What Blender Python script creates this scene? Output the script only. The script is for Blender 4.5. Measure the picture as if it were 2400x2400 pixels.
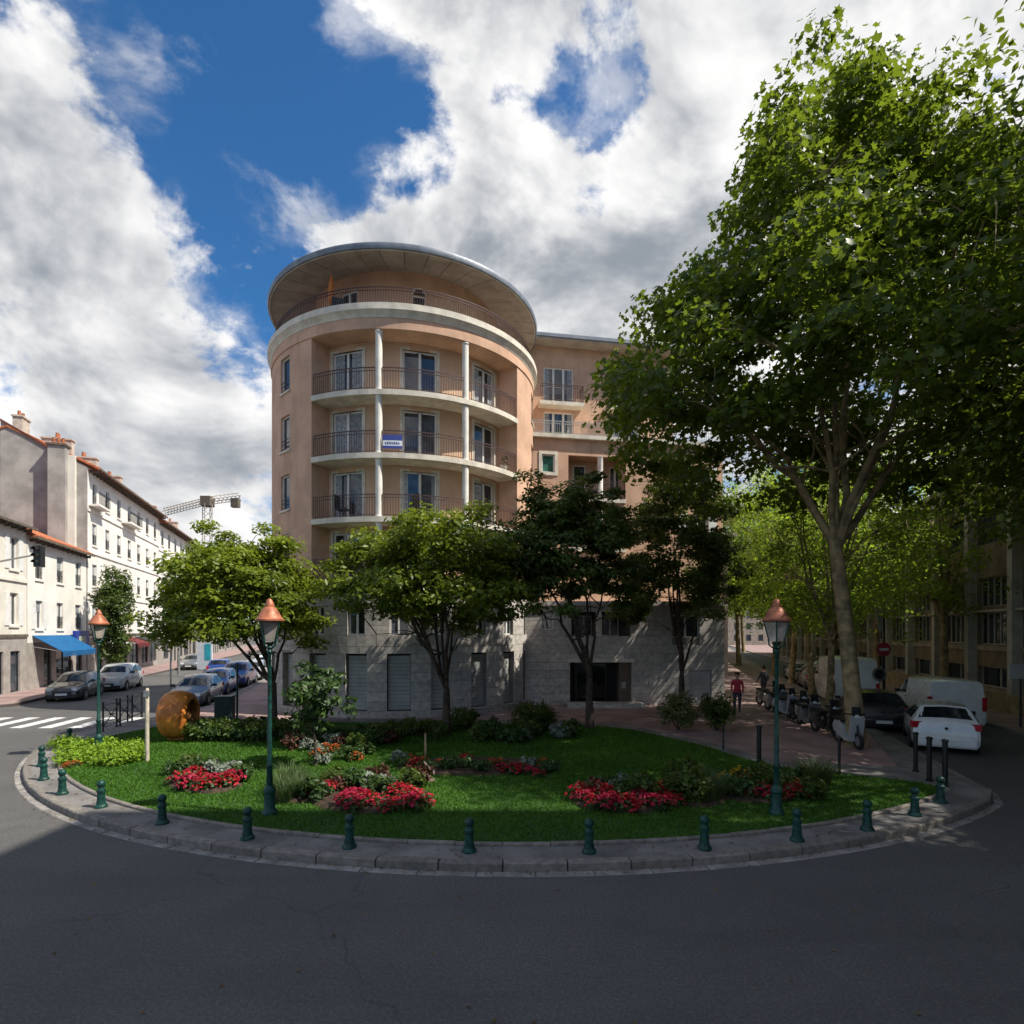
import bpy, bmesh, math, random
import numpy as np
from mathutils import Vector, Matrix

for o in list(bpy.data.objects):
    bpy.data.objects.remove(o, do_unlink=True)
SC = bpy.context.scene
COL = SC.collection
R_ = math.radians

# ------------------------------------------------------------------ camera
FPX, HZ, CAMH = 1330.0, 1480.0, 3.7          # focal length in photo pixels, horizon row, lens height
cam = bpy.data.cameras.new('camera')
cam.sensor_width = 36.0
cam.lens = 36.0 * FPX / 2400.0
cam.shift_y = (HZ - 1200.0) / 2400.0
cam.clip_start, cam.clip_end = 0.1, 3000.0
co = bpy.data.objects.new('camera', cam)
co.location = (0, 0, CAMH)
co.rotation_euler = (R_(90), 0, 0)
COL.objects.link(co)
SC.camera = co

# ------------------------------------------------------------------ light
SUN_EL, SUN_AZ = 52.0, 14.0                  # elevation; degrees from +X towards the viewer
sdir = Vector((math.cos(R_(SUN_EL)) * math.cos(R_(SUN_AZ)), -math.cos(R_(SUN_EL)) * math.sin(R_(SUN_AZ)), math.sin(R_(SUN_EL))))
sun = bpy.data.lights.new('sun', 'SUN')
sun.energy = 4.9
sun.angle = R_(0.55)
sun.color = (1.0, 0.94, 0.83)
so = bpy.data.objects.new('sun', sun)
so.rotation_euler = sdir.to_track_quat('Z', 'Y').to_euler()
so.location = (40, -10, 60)
COL.objects.link(so)

SC.view_settings.view_transform = 'Standard'
SC.view_settings.look = 'None'
SC.view_settings.exposure = 0.52
SC.view_settings.gamma = 1.0

def pdir(px, py):
    return Vector(((px - 1200) / FPX, 1.0, (HZ - py) / FPX)).normalized()

class NT:
    """small helper to write node trees"""
    def __init__(s, nt):
        s.nt = nt
    def n(s, typ, **kw):
        nd = s.nt.nodes.new(typ)
        for k, v in kw.items():
            setattr(nd, k, v)
        return nd
    def link(s, a, b):
        s.nt.links.new(a, b)
    def setin(s, sock, v):
        if hasattr(v, 'node'):
            s.link(v, sock)
        elif v is not None:
            sock.default_value = v
    def math(s, op, a, b=None, c=None, clamp=False):
        nd = s.n('ShaderNodeMath', operation=op, use_clamp=clamp)
        s.setin(nd.inputs[0], a)
        if b is not None: s.setin(nd.inputs[1], b)
        if c is not None: s.setin(nd.inputs[2], c)
        return nd.outputs[0]
    def vmath(s, op, a, b=None, out=0):
        nd = s.n('ShaderNodeVectorMath', operation=op)
        s.setin(nd.inputs[0], a)
        if b is not None: s.setin(nd.inputs[1], b)
        return nd.outputs['Value'] if out == 'v' else nd.outputs[0]
    def maprange(s, v, a, b, c=0.0, d=1.0, kind='SMOOTHSTEP'):
        nd = s.n('ShaderNodeMapRange', interpolation_type=kind)
        s.setin(nd.inputs['Value'], v)
        for k, x in (('From Min', a), ('From Max', b), ('To Min', c), ('To Max', d)):
            s.setin(nd.inputs[k], x)
        return nd.outputs[0]
    def noise(s, vec, scale, detail=4.0, rough=0.55, dist=0.0):
        nd = s.n('ShaderNodeTexNoise')
        if vec is not None: s.link(vec, nd.inputs['Vector'])
        nd.inputs['Scale'].default_value = scale
        nd.inputs['Detail'].default_value = detail
        nd.inputs['Roughness'].default_value = rough
        nd.inputs['Distortion'].default_value = dist
        return nd.outputs[0]
    def mix(s, f, a, b, mode='MIX'):
        nd = s.n('ShaderNodeMix', data_type='RGBA', blend_type=mode)
        s.setin(nd.inputs[0], f)
        for sk, v in ((nd.inputs[6], a), (nd.inputs[7], b)):
            s.setin(sk, v if hasattr(v, 'node') else (v[0], v[1], v[2], 1.0))
        return nd.outputs[2]

# ------------------------------------------------------------------ sky with clouds
W = bpy.data.worlds.new('World')
SC.world = W
W.use_nodes = True
W.node_tree.nodes.clear()
t = NT(W.node_tree)
sky = t.n('ShaderNodeTexSky', sky_type='NISHITA')
sky.sun_disc = False
sky.sun_elevation = R_(SUN_EL)
sky.sun_rotation = math.atan2(sdir.x, sdir.y)
sky.altitude = 50
sky.air_density, sky.dust_density, sky.ozone_density = 1.0, 0.35, 1.6
tc = t.n('ShaderNodeTexCoord')
dr = tc.outputs['Generated']
mpg = t.n('ShaderNodeMapping'); t.link(dr, mpg.inputs[0]); mpg.inputs['Scale'].default_value = (1.0, 1.0, 1.45); mpg.inputs['Location'].default_value = (0.31, 0.0, 0.12)
pl = mpg.outputs[0]
n1 = t.noise(pl, 2.7, 8.0, 0.60, 0.35)
n2 = t.noise(pl, 12.0, 5.0, 0.62, 0.2)
n3 = t.noise(t.vmath('ADD', pl, (4.1, 2.3, 7.7)), 5.2, 6.0, 0.62, 0.3)
dens = t.math('ADD', t.math('MULTIPLY', t.math('SUBTRACT', n1, 0.5), 1.35), t.math('MULTIPLY', t.math('SUBTRACT', n2, 0.5), 0.55))
dens = t.math('ADD', t.math('ADD', dens, 0.515), t.math('MULTIPLY', t.math('SUBTRACT', n3, 0.5), 1.15))
# where this day's clear gaps and cloud banks stand, as directions on the sky
for (px, py, rad, amp) in ((580, 330, 8, -0.27), (430, 90, 8, -0.26), (690, 90, 6.5, -0.26), (560, 600, 6, -0.24), (560, 780, 5, -0.20), (450, 930, 6.5, -0.22), (1385, 370, 4.5, -0.50), (860, 290, 6, -0.30), (1060, 290, 4.5, -0.34), (1385, 150, 3.6, -0.36), (1250, 230, 3, -0.2), (380, 600, 4, -0.14), (130, 60, 6, -0.10), (330, 640, 3, -0.10),
                           (110, 480, 11, 0.18), (330, 470, 6, 0.14), (440, 560, 4, 0.16), (300, 720, 8, 0.10), (80, 200, 6, 0.14), (60, 950, 14, 0.18), (880, 560, 8, 0.22), (720, 560, 6, 0.18), (1000, 480, 6, 0.10), (920, 90, 5.5, 0.34), (1180, 60, 6, 0.14), (1250, 470, 9, 0.16), (1700, 150, 18, 0.20), (1350, 650, 11, 0.16), (520, 1080, 9, 0.14), (2100, 700, 25, 0.15)):
    c = pdir(px, py)
    d = t.vmath('DOT_PRODUCT', dr, tuple(c), out='v')
    w = t.maprange(d, math.cos(R_(rad * 1.6)), 1.0, 0.0, amp * 0.9)
    dens = t.math('ADD', dens, w)
thin = t.math('MULTIPLY', t.maprange(dens, 0.20, 0.52), t.maprange(n3, 0.42, 0.68, 0.0, 0.55))   # wisps at the cloud fringes
mask = t.math('MAXIMUM', t.maprange(dens, 0.43, 0.66), thin)
# cloud body: bright tops, grey bellies
off = t.vmath('ADD', pl, (0.05, -0.01, 0.085))
n1b = t.noise(off, 2.7, 5.0, 0.60, 0.35)
lit = t.math('MULTIPLY', t.math('SUBTRACT', n1, n1b), 4.2)
lit = t.math('ADD', lit, t.math('MULTIPLY', t.math('SUBTRACT', n2, 0.5), 0.9))
lit = t.math('ADD', lit, t.maprange(dens, 0.5, 1.0, 0.72, 0.28, 'LINEAR'))
lit = t.maprange(lit, -0.45, 1.15)
ccol = t.mix(lit, (0.27, 0.30, 0.345), (0.94, 0.93, 0.92))
skyc = t.mix(1.0, sky.outputs[0], (0.36, 0.82, 1.16), 'MULTIPLY')
b1 = t.n('ShaderNodeBackground'); t.link(skyc, b1.inputs[0]); b1.inputs[1].default_value = 0.086
b2 = t.n('ShaderNodeBackground'); t.link(ccol, b2.inputs[0]); b2.inputs[1].default_value = 0.80
mx = t.n('ShaderNodeMixShader')
t.link(mask, mx.inputs[0]); t.link(b1.outputs[0], mx.inputs[1]); t.link(b2.outputs[0], mx.inputs[2])
ow = t.n('ShaderNodeOutputWorld'); t.link(mx.outputs[0], ow.inputs[0])

# ------------------------------------------------------------------ helpers
def X_at(px, Y): return (px - 1200) / FPX * Y
def z_at(py, Y): return CAMH + (HZ - py) / FPX * Y
def G(px, py, z=0.0):
    """a pixel's point on level ground of height z"""
    Y = (CAMH - z) * FPX / (py - HZ)
    return (px - 1200) / FPX * Y, Y

MATS = {}
def mat(name, col, rough=0.7, var=0.12, vscale=3.0, bump=0.0, bscale=40.0, metal=0.0, spec=0.35, col2=None, coat=0.0, obj_var=0.0, stain=0.0, coord='Object'):
    if name in MATS: return MATS[name]
    m = bpy.data.materials.new(name); m.use_nodes = True
    nt = m.node_tree; nt.nodes.clear(); t = NT(nt)
    p = t.n('ShaderNodeBsdfPrincipled'); out = t.n('ShaderNodeOutputMaterial'); t.link(p.outputs[0], out.inputs[0])
    tcn = t.n('ShaderNodeTexCoord'); v = tcn.outputs[coord]
    c2 = col2 or tuple(max(0, c * (1 - 2.2 * var)) for c in col)
    nz = t.noise(v, vscale, 6.0, 0.6)
    f = t.maprange(nz, 0.3, 0.7)
    c = t.mix(f, c2, tuple(min(1, x * (1 + (var if col2 is None else 0))) for x in col))
    if stain > 0:   # rain streaks, long in z
        mp = t.n('ShaderNodeMapping'); t.link(v, mp.inputs[0]); mp.inputs['Scale'].default_value = (1.6, 1.6, 0.12)
        sn = t.noise(mp.outputs[0], 2.4, 5.0, 0.65)
        c = t.mix(t.maprange(sn, 0.52, 0.75, 0.0, stain), c, tuple(x * 0.55 for x in col))
    if obj_var > 0:
        oi = t.n('ShaderNodeObjectInfo')
        k = t.math('ADD', t.math('MULTIPLY', oi.outputs['Random'], 2 * obj_var), 1 - obj_var)
        vm = t.n('ShaderNodeVectorMath', operation='SCALE'); t.link(c, vm.inputs[0]); t.link(k, vm.inputs['Scale'])
        c = vm.outputs[0]
    t.link(c, p.inputs['Base Color'])
    rn = t.noise(v, vscale * 2.3, 4.0, 0.6)
    t.link(t.maprange(rn, 0.2, 0.8, max(0.02, rough - 0.1), min(1, rough + 0.1), 'LINEAR'), p.inputs['Roughness'])
    p.inputs['Metallic'].default_value = metal
    p.inputs['Specular IOR Level'].default_value = spec
    p.inputs['Coat Weight'].default_value = coat
    if bump > 0:
        b = t.n('ShaderNodeBump'); b.inputs['Strength'].default_value = bump; b.inputs['Distance'].default_value = 0.02
        t.link(t.noise(v, bscale, 5.0, 0.65), b.inputs['Height']); t.link(b.outputs[0], p.inputs['Normal'])
    MATS[name] = m
    return m

def leaf_mat(name, dark, light, trans, tw=0.45, rough=0.5, clumpw=0.5):
    """foliage: each leaf carries a random value (r) and its clump another (g)"""
    if name in MATS: return MATS[name]
    m = bpy.data.materials.new(name); m.use_nodes = True
    nt = m.node_tree; nt.nodes.clear(); t = NT(nt)
    at = t.n('ShaderNodeAttribute', attribute_name='leafrand')
    s = t.n('ShaderNodeSeparateColor'); t.link(at.outputs['Color'], s.inputs[0])
    f = t.math('ADD', t.math('MULTIPLY', s.outputs[0], 1 - clumpw), t.math('MULTIPLY', s.outputs[1], clumpw))
    c = t.mix(f, dark, light)
    p = t.n('ShaderNodeBsdfPrincipled'); t.link(c, p.inputs['Base Color']); p.inputs['Roughness'].default_value = rough
    p.inputs['Specular IOR Level'].default_value = 0.3
    tr = t.n('ShaderNodeBsdfTranslucent')
    tcx = t.mix(f, tuple(x * 0.65 for x in trans), trans); t.link(tcx, tr.inputs[0])
    mx = t.n('ShaderNodeMixShader'); mx.inputs[0].default_value = tw
    t.link(p.outputs[0], mx.inputs[1]); t.link(tr.outputs[0], mx.inputs[2])
    out = t.n('ShaderNodeOutputMaterial'); t.link(mx.outputs[0], out.inputs[0])
    MATS[name] = m
    return m

def glass_mat(name, col, rough=0.04, spec=0.7, wav=0.0):
    if name in MATS: return MATS[name]
    m = bpy.data.materials.new(name); m.use_nodes = True
    nt = m.node_tree; nt.nodes.clear(); t = NT(nt)
    p = t.n('ShaderNodeBsdfPrincipled'); out = t.n('ShaderNodeOutputMaterial'); t.link(p.outputs[0], out.inputs[0])
    oi = t.n('ShaderNodeObjectInfo')
    tcn = t.n('ShaderNodeTexCoord')
    nz = t.noise(tcn.outputs['Object'], 1.7, 3.0, 0.6)
    f = t.math('MULTIPLY', t.maprange(nz, 0.35, 0.7), oi.outputs['Random'])
    t.link(t.mix(f, tuple(c * 0.5 for c in col), tuple(min(1, c * 2.2) for c in col)), p.inputs['Base Color'])
    p.inputs['Roughness'].default_value = rough
    p.inputs['Specular IOR Level'].default_value = spec
    b = t.n('ShaderNodeBump'); b.inputs['Strength'].default_value = 0.05; b.inputs['Distance'].default_value = 0.05
    t.link(t.noise(tcn.outputs['Object'], 0.8, 1.0, 0.5), b.inputs['Height']); t.link(b.outputs[0], p.inputs['Normal'])
    MATS[name] = m
    return m

class MB:
    """collects shapes; build() links them as ONE mesh object"""
    def __init__(s):
        s.v, s.f, s.m = [], [], []
    def add(s, vs, fs, m=0):
        k = len(s.v); s.v.extend(tuple(p) for p in vs)
        s.f.extend(tuple(i + k for i in q) for q in fs); s.m.extend([m] * len(fs)); return s
    def box(s, c, d, rz=0.0, m=0, taper=1.0):
        x, y, z = d[0] / 2, d[1] / 2, d[2] / 2; ca, sa = math.cos(rz), math.sin(rz); vs = []
        for (a, b, e) in ((-1,-1,-1),(1,-1,-1),(1,1,-1),(-1,1,-1),(-1,-1,1),(1,-1,1),(1,1,1),(-1,1,1)):
            k = taper if e > 0 else 1.0
            X, Y = a * x * k, b * y * k
            vs.append((c[0] + X * ca - Y * sa, c[1] + X * sa + Y * ca, c[2] + e * z))
        return s.add(vs, ((0,3,2,1),(4,5,6,7),(0,1,5,4),(1,2,6,5),(2,3,7,6),(3,0,4,7)), m)
    def bbox(s, x0, x1, y0, y1, z0, z1, m=0):
        return s.box(((x0+x1)/2, (y0+y1)/2, (z0+z1)/2), (x1-x0, y1-y0, z1-z0), 0, m)
    def tube(s, path, rad, n=8, m=0, caps=True):
        P = [Vector(p) for p in path]
        if not hasattr(rad, '__len__'): rad = [rad] * len(P)
        k = len(s.v); up = None
        for i, p in enumerate(P):
            d = (P[min(i+1, len(P)-1)] - P[max(i-1, 0)])
            d = d.normalized() if d.length > 1e-9 else Vector((0, 0, 1))
            if up is None:
                up = Vector((1, 0, 0)) if abs(d.x) < 0.9 else Vector((0, 1, 0))
            a = (up - d * up.dot(d)).normalized(); b = d.cross(a); up = a
            for j in range(n):
                q = 2 * math.pi * j / n
                s.v.append(tuple(p + (a * math.cos(q) + b * math.sin(q)) * rad[i]))
        for i in range(len(P) - 1):
            for j in range(n):
                j2 = (j + 1) % n
                s.f.append((k+i*n+j, k+i*n+j2, k+(i+1)*n+j2, k+(i+1)*n+j)); s.m.append(m)
        if caps:
            s.f.append(tuple(k + j for j in reversed(range(n)))); s.m.append(m)
            s.f.append(tuple(k + (len(P)-1)*n + j for j in range(n))); s.m.append(m)
        return s
    def lathe(s, prof, n=16, c=(0, 0, 0), m=0, caps=True):
        k = len(s.v)
        for (r, z) in prof:
            for j in range(n):
                q = 2 * math.pi * j / n
                s.v.append((c[0] + r * math.cos(q), c[1] + r * math.sin(q), c[2] + z))
        for i in range(len(prof) - 1):
            for j in range(n):
                j2 = (j + 1) % n
                s.f.append((k+i*n+j, k+i*n+j2, k+(i+1)*n+j2, k+(i+1)*n+j)); s.m.append(m)
        if caps:
            s.f.append(tuple(k + j for j in reversed(range(n)))); s.m.append(m)
            s.f.append(tuple(k + (len(prof)-1)*n + j for j in range(n))); s.m.append(m)
        return s
    def prism(s, poly, z0, z1, m=0, mp=None):
        n = len(poly); mp = mp or (lambda a, b, c: (a, b, c))
        vs = [mp(a, b, z0) for a, b in poly] + [mp(a, b, z1) for a, b in poly]
        fs = [tuple(reversed(range(n))), tuple(range(n, 2*n))] + [(i, (i+1) % n, n+(i+1) % n, n+i) for i in range(n)]
        return s.add(vs, fs, m)
    def slab(s, mp, u0, u1, d0, d1, z0, z1, nu=1, m=0):
        """box in a wall's own coordinates (along, inwards, up); follows curved walls in nu steps"""
        k = len(s.v)
        for i in range(nu + 1):
            u = u0 + (u1 - u0) * i / nu
            for (d, z) in ((d0, z0), (d1, z0), (d1, z1), (d0, z1)): s.v.append(tuple(mp(u, d, z)))
        for i in range(nu):
            a, b = k + 4*i, k + 4*i + 4
            for j in range(4):
                j2 = (j + 1) % 4
                s.f.append((a+j, b+j, b+j2, a+j2)); s.m.append(m)
        s.f.append((k, k+3, k+2, k+1)); s.m.append(m)
        e = k + 4*nu; s.f.append((e, e+1, e+2, e+3)); s.m.append(m)
        return s
    def wall(s, mp, u0, u1, z0, z1, holes=(), depth=0.25, step=None, m=0, mr=None):
        """a wall skin with rectangular openings and their reveals; holes are (u0,u1,z0,z1[,depth])"""
        mr = m if mr is None else mr
        us, zs = {u0, u1}, {z0, z1}
        for h in holes:
            us.update((max(u0, h[0]), min(u1, h[1]))); zs.update((max(z0, h[2]), min(z1, h[3])))
        us = sorted(us)
        if step:
            r = []
            for a, b in zip(us, us[1:]):
                n = max(1, int(math.ceil((b - a) / step - 1e-6)))
                r += [a + (b - a) * i / n for i in range(n)]
            us = r + [us[-1]]
        zs = sorted(zs)
        def hole(i, j):
            if i < 0 or j < 0 or i >= len(us)-1 or j >= len(zs)-1: return None
            cu, cz = (us[i]+us[i+1])/2, (zs[j]+zs[j+1])/2
            for h in holes:
                if h[0] < cu < h[1] and h[2] < cz < h[3]: return h
            return None
        for i in range(len(us)-1):
            for j in range(len(zs)-1):
                a, b, c, e = us[i], us[i+1], zs[j], zs[j+1]
                h = hole(i, j)
                if h is None:
                    s.add([mp(a,0,c), mp(b,0,c), mp(b,0,e), mp(a,0,e)], [(0,1,2,3)], m)
                else:
                    dp = h[4] if len(h) > 4 else depth
                    if hole(i-1, j) is None: s.add([mp(a,0,c), mp(a,0,e), mp(a,dp,e), mp(a,dp,c)], [(0,1,2,3)], mr)
                    if hole(i+1, j) is None: s.add([mp(b,0,c), mp(b,dp,c), mp(b,dp,e), mp(b,0,e)], [(0,1,2,3)], mr)
                    if hole(i, j-1) is None: s.add([mp(a,0,c), mp(a,dp,c), mp(b,dp,c), mp(b,0,c)], [(0,1,2,3)], mr)
                    if hole(i, j+1) is None: s.add([mp(a,0,e), mp(b,0,e), mp(b,dp,e), mp(a,dp,e)], [(0,1,2,3)], mr)
        return s
    def mesh(s, name, mats, org=(0, 0, 0), smooth=None):
        me = bpy.data.meshes.new(name)
        ox, oy, oz = org
        me.from_pydata([(a-ox, b-oy, c-oz) for a, b, c in s.v], [], s.f)
        if not isinstance(mats, (list, tuple)): mats = [mats]
        for q in mats: me.materials.append(q)
        if len(mats) > 1: me.polygons.foreach_set('material_index', s.m)
        if smooth is not None:
            me.polygons.foreach_set('use_smooth', [True] * len(s.f))
            me.set_sharp_from_angle(angle=R_(smooth))
        me.update()
        return me
    def build(s, name, mats, parent=None, org=None, smooth=None):
        if org is None: org = tuple(parent['_o']) if parent is not None and '_o' in parent else (0, 0, 0)
        return link(name, s.mesh(name, mats, org, smooth), parent)

def link(name, me, parent=None, loc=(0, 0, 0)):
    o = bpy.data.objects.new(name, me); COL.objects.link(o); o.location = loc
    if parent is not None:
        o.parent = parent
        if '_o' in parent: o['_o'] = parent['_o']
    return o

def tag(o, label=None, cat=None, group=None, kind=None):
    if label: o['label'] = label
    if cat: o['category'] = cat
    if group: o['group'] = group
    if kind: o['kind'] = kind
    return o

def thing(name, label, cat, loc=(0, 0, 0), rz=0.0, group=None, world=False):
    """an Empty at a thing's base; with world=True its parts are given in world coordinates"""
    o = bpy.data.objects.new(name, None); COL.objects.link(o)
    o.empty_display_size = 0.2
    o.location = loc; o.rotation_euler = (0, 0, rz)
    if world: o['_o'] = list(loc)
    return tag(o, label, cat, group)

def dup(root, loc, rz=0.0, label=None, group=None, scale=None):
    """a copy of a thing with copies of its parts and sub-parts"""
    def cp(o, par):
        c = o.copy(); COL.objects.link(c); c.parent = par
        for ch in o.children: cp(ch, c)
        return c
    r = cp(root, None)
    r.location = loc; r.rotation_euler = (0, 0, rz)
    if scale is not None: r.scale = (scale,) * 3 if not hasattr(scale, '__len__') else scale
    if label: r['label'] = label
    if group: r['group'] = group
    return r

def struct(o):
    o['kind'] = 'structure'; return o

def flat(o_or_poly, name, z, m, zb=None):
    b = MB()
    if zb is None: b.add([(x, y, z) for x, y in o_or_poly], [tuple(range(len(o_or_poly)))])
    else: b.prism(o_or_poly, zb, z)
    return struct(b.build(name, m))

def straight(o, ang):
    """wall coordinates for a flat wall: o = left end seen from outside, ang = heading of 'along'; inwards is to its left"""
    ux, uy = math.cos(ang), math.sin(ang)
    return lambda u, d, z: (o[0] + ux*u - uy*d, o[1] + uy*u + ux*d, z)

ORD = ['first', 'second', 'third', 'fourth', 'fifth', 'sixth', 'seventh', 'eighth', 'ninth', 'tenth', 'eleventh', 'twelfth', 'thirteenth', 'fourteenth', 'fifteenth', 'sixteenth']

# ================================================================== materials of the setting
def asphalt_mat():
    m = bpy.data.materials.new('asphalt'); m.use_nodes = True
    nt = m.node_tree; nt.nodes.clear(); t = NT(nt)
    p = t.n('ShaderNodeBsdfPrincipled'); out = t.n('ShaderNodeOutputMaterial'); t.link(p.outputs[0], out.inputs[0])
    v = t.n('ShaderNodeTexCoord').outputs['Object']
    big = t.noise(v, 0.22, 5.0, 0.6, 0.4)
    mid = t.noise(v, 2.6, 6.0, 0.65)
    fine = t.noise(v, 95.0, 3.0, 0.7)
    grit = t.noise(v, 26.0, 4.0, 0.75)
    mpx = t.n('ShaderNodeMapping'); t.link(v, mpx.inputs[0]); mpx.inputs['Scale'].default_value = (0.10, 0.75, 1.0); mpx.inputs['Rotation'].default_value = (0, 0, 0.12)
    lanes = t.noise(mpx.outputs[0], 0.9, 4.0, 0.6)
    c = t.mix(t.maprange(big, 0.3, 0.7), (0.090, 0.086, 0.083), (0.132, 0.127, 0.121))
    c = t.mix(t.maprange(mid, 0.35, 0.8, 0.0, 0.5), c, (0.150, 0.145, 0.138))
    c = t.mix(t.maprange(lanes, 0.45, 0.7, 0.0, 0.45), c, (0.070, 0.067, 0.065))
    c = t.mix(t.maprange(grit, 0.40, 0.62, 0.55, 0.0), c, (0.048, 0.046, 0.045))
    c = t.mix(t.maprange(grit, 0.58, 0.75, 0.0, 0.6), c, (0.21, 0.205, 0.20))
    c = t.mix(t.maprange(fine, 0.55, 0.75, 0.0, 0.55), c, (0.15, 0.15, 0.15))
    # sealed cracks
    vo = t.n('ShaderNodeTexVoronoi', feature='DISTANCE_TO_EDGE'); vo.inputs['Scale'].default_value = 0.16
    ds = t.n('ShaderNodeVectorMath', operation='ADD'); t.link(v, ds.inputs[0])
    sc = t.n('ShaderNodeVectorMath', operation='SCALE'); sc.inputs['Scale'].default_value = 1.4
    nn = t.n('ShaderNodeTexNoise'); nn.inputs['Scale'].default_value = 0.9; t.link(v, nn.inputs['Vector'])
    t.link(nn.outputs['Color'], sc.inputs[0]); t.link(sc.outputs[0], ds.inputs[1]); t.link(ds.outputs[0], vo.inputs['Vector'])
    c = t.mix(t.maprange(vo.outputs['Distance'], 0.0, 0.004, 0.28, 0.0), c, (0.02, 0.02, 0.022))
    t.link(c, p.inputs['Base Color'])
    t.link(t.maprange(mid, 0.2, 0.8, 0.72, 0.92, 'LINEAR'), p.inputs['Roughness'])
    p.inputs['Specular IOR Level'].default_value = 0.3
    b = t.n('ShaderNodeBump'); b.inputs['Strength'].default_value = 0.45; b.inputs['Distance'].default_value = 0.012
    t.link(fine, b.inputs['Height']); t.link(b.outputs[0], p.inputs['Normal'])
    return m
M_ASPH = asphalt_mat()
M_PAVE = mat('pavement_bitumen', (0.190, 0.178, 0.168), 0.85, 0.2, 1.1, 0.35, 90)
M_PINK = mat('pink_bitumen', (0.30, 0.205, 0.19), 0.85, 0.14, 0.9, 0.3, 80)
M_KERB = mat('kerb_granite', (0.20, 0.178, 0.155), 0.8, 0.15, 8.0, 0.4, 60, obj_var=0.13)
M_GUT = mat('gutter_concrete', (0.27, 0.25, 0.23), 0.85, 0.18, 3.0, 0.3, 60, obj_var=0.12)
M_WHITE = mat('road_paint', (0.62, 0.61, 0.58), 0.75, 0.18, 5.0)
M_SOIL = mat('soil', (0.055, 0.036, 0.022), 0.95, 0.3, 9.0, 0.8, 30)
M_LAWN = mat('lawn_ground', (0.030, 0.085, 0.010), 0.9, 0.2, 1.6, 0.5, 50, col2=(0.022, 0.060, 0.008))
M_GREEN = mat('bottle_green_paint', (0.005, 0.052, 0.040), 0.5, 0.3, 14.0, 0.12, 60, spec=0.4, obj_var=0.12)
M_BLACK = mat('black_paint', (0.012, 0.014, 0.014), 0.45, 0.15, 8.0, spec=0.45)
M_COPPER = mat('copper_cap', (0.44, 0.15, 0.075), 0.5, 0.25, 6.0, 0.08, 20, metal=0.25, spec=0.5)
M_LANT = glass_mat('lantern_glass', (0.34, 0.30, 0.26), 0.25, 0.5)
M_STEEL = mat('galvanised_steel', (0.38, 0.38, 0.37), 0.45, 0.12, 9.0, metal=0.7)
M_WOOD = mat('post_wood', (0.33, 0.23, 0.14), 0.85, 0.2, 7.0, 0.3, 25)
M_BARK = mat('bark', (0.075, 0.055, 0.040), 0.9, 0.3, 7.0, 0.8, 18)
M_PLANEBARK = mat('plane_bark', (0.38, 0.28, 0.145), 0.85, 0.0, 3.2, 0.35, 22, col2=(0.12, 0.095, 0.055))

# ================================================================== ground, island, pavements
GK = (0.135, 25.43)                         # centre of the round front of the green
def cir(r, deg):
    a = R_(deg); return (GK[0] + r * math.sin(a), GK[1] - r * math.cos(a))

struct(MB().add([(-900, -300, 0), (900, -300, 0), (900, 1500, 0), (-900, 1500, 0)], [(0, 1, 2, 3)]).build('road', M_ASPH))

def kx_right(Y): return 11.05 + 0.33 * (Y - 13.7)      # kerb of the street on the right
def kx_left(Y): return -14.8 - 0.26 * (Y - 27.8)       # right-hand kerb of the street on the left
front = [cir(16.72, a) for a in np.linspace(-68, 38, 55)]
left_leg = [(kx_left(140), 140), (kx_left(70), 70), (kx_left(45), 45), (-14.8, 27.8), (-14.95, 25), (-15.45, 21.6)]
right_leg = [(10.72, 12.55), (10.92, 13.05), (11.05, 13.7), (kx_right(20), 20), (kx_right(40), 40), (kx_right(140), 140)]
outline = left_leg + front + right_leg
PZ = 0.13
def inset(path, d):
    out = []
    for i, p in enumerate(path):
        a, b = path[max(i-1, 0)], path[min(i+1, len(path)-1)]
        tx, ty = b[0]-a[0], b[1]-a[1]; L = math.hypot(tx, ty)
        out.append((p[0] - ty/L*d, p[1] + tx/L*d))
    return out
pav = inset(outline, 0.168)
struct(MB().prism(pav, -0.05, PZ).build('pavement', M_PAVE))
# reddish footway round the house and along the street on the left
plaza = [(kx_left(140)+.5, 140), (kx_left(45)+.5, 45), (-14.2, 27.8), (-14.4, 25), (-14.7, 22.5), (-11, 23.2), (-4, 23.0), (2.5, 22.6), (4.6, 21.4), (5.6, 19.4), (6.6, 18.0), (7.2, 15.6), (10.2, 15.0), (kx_right(20)-.6, 20), (kx_right(40)-.6, 40), (kx_right(140)-.6, 140)]
flat(plaza, 'footway', PZ + 0.004, M_PINK)

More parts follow.
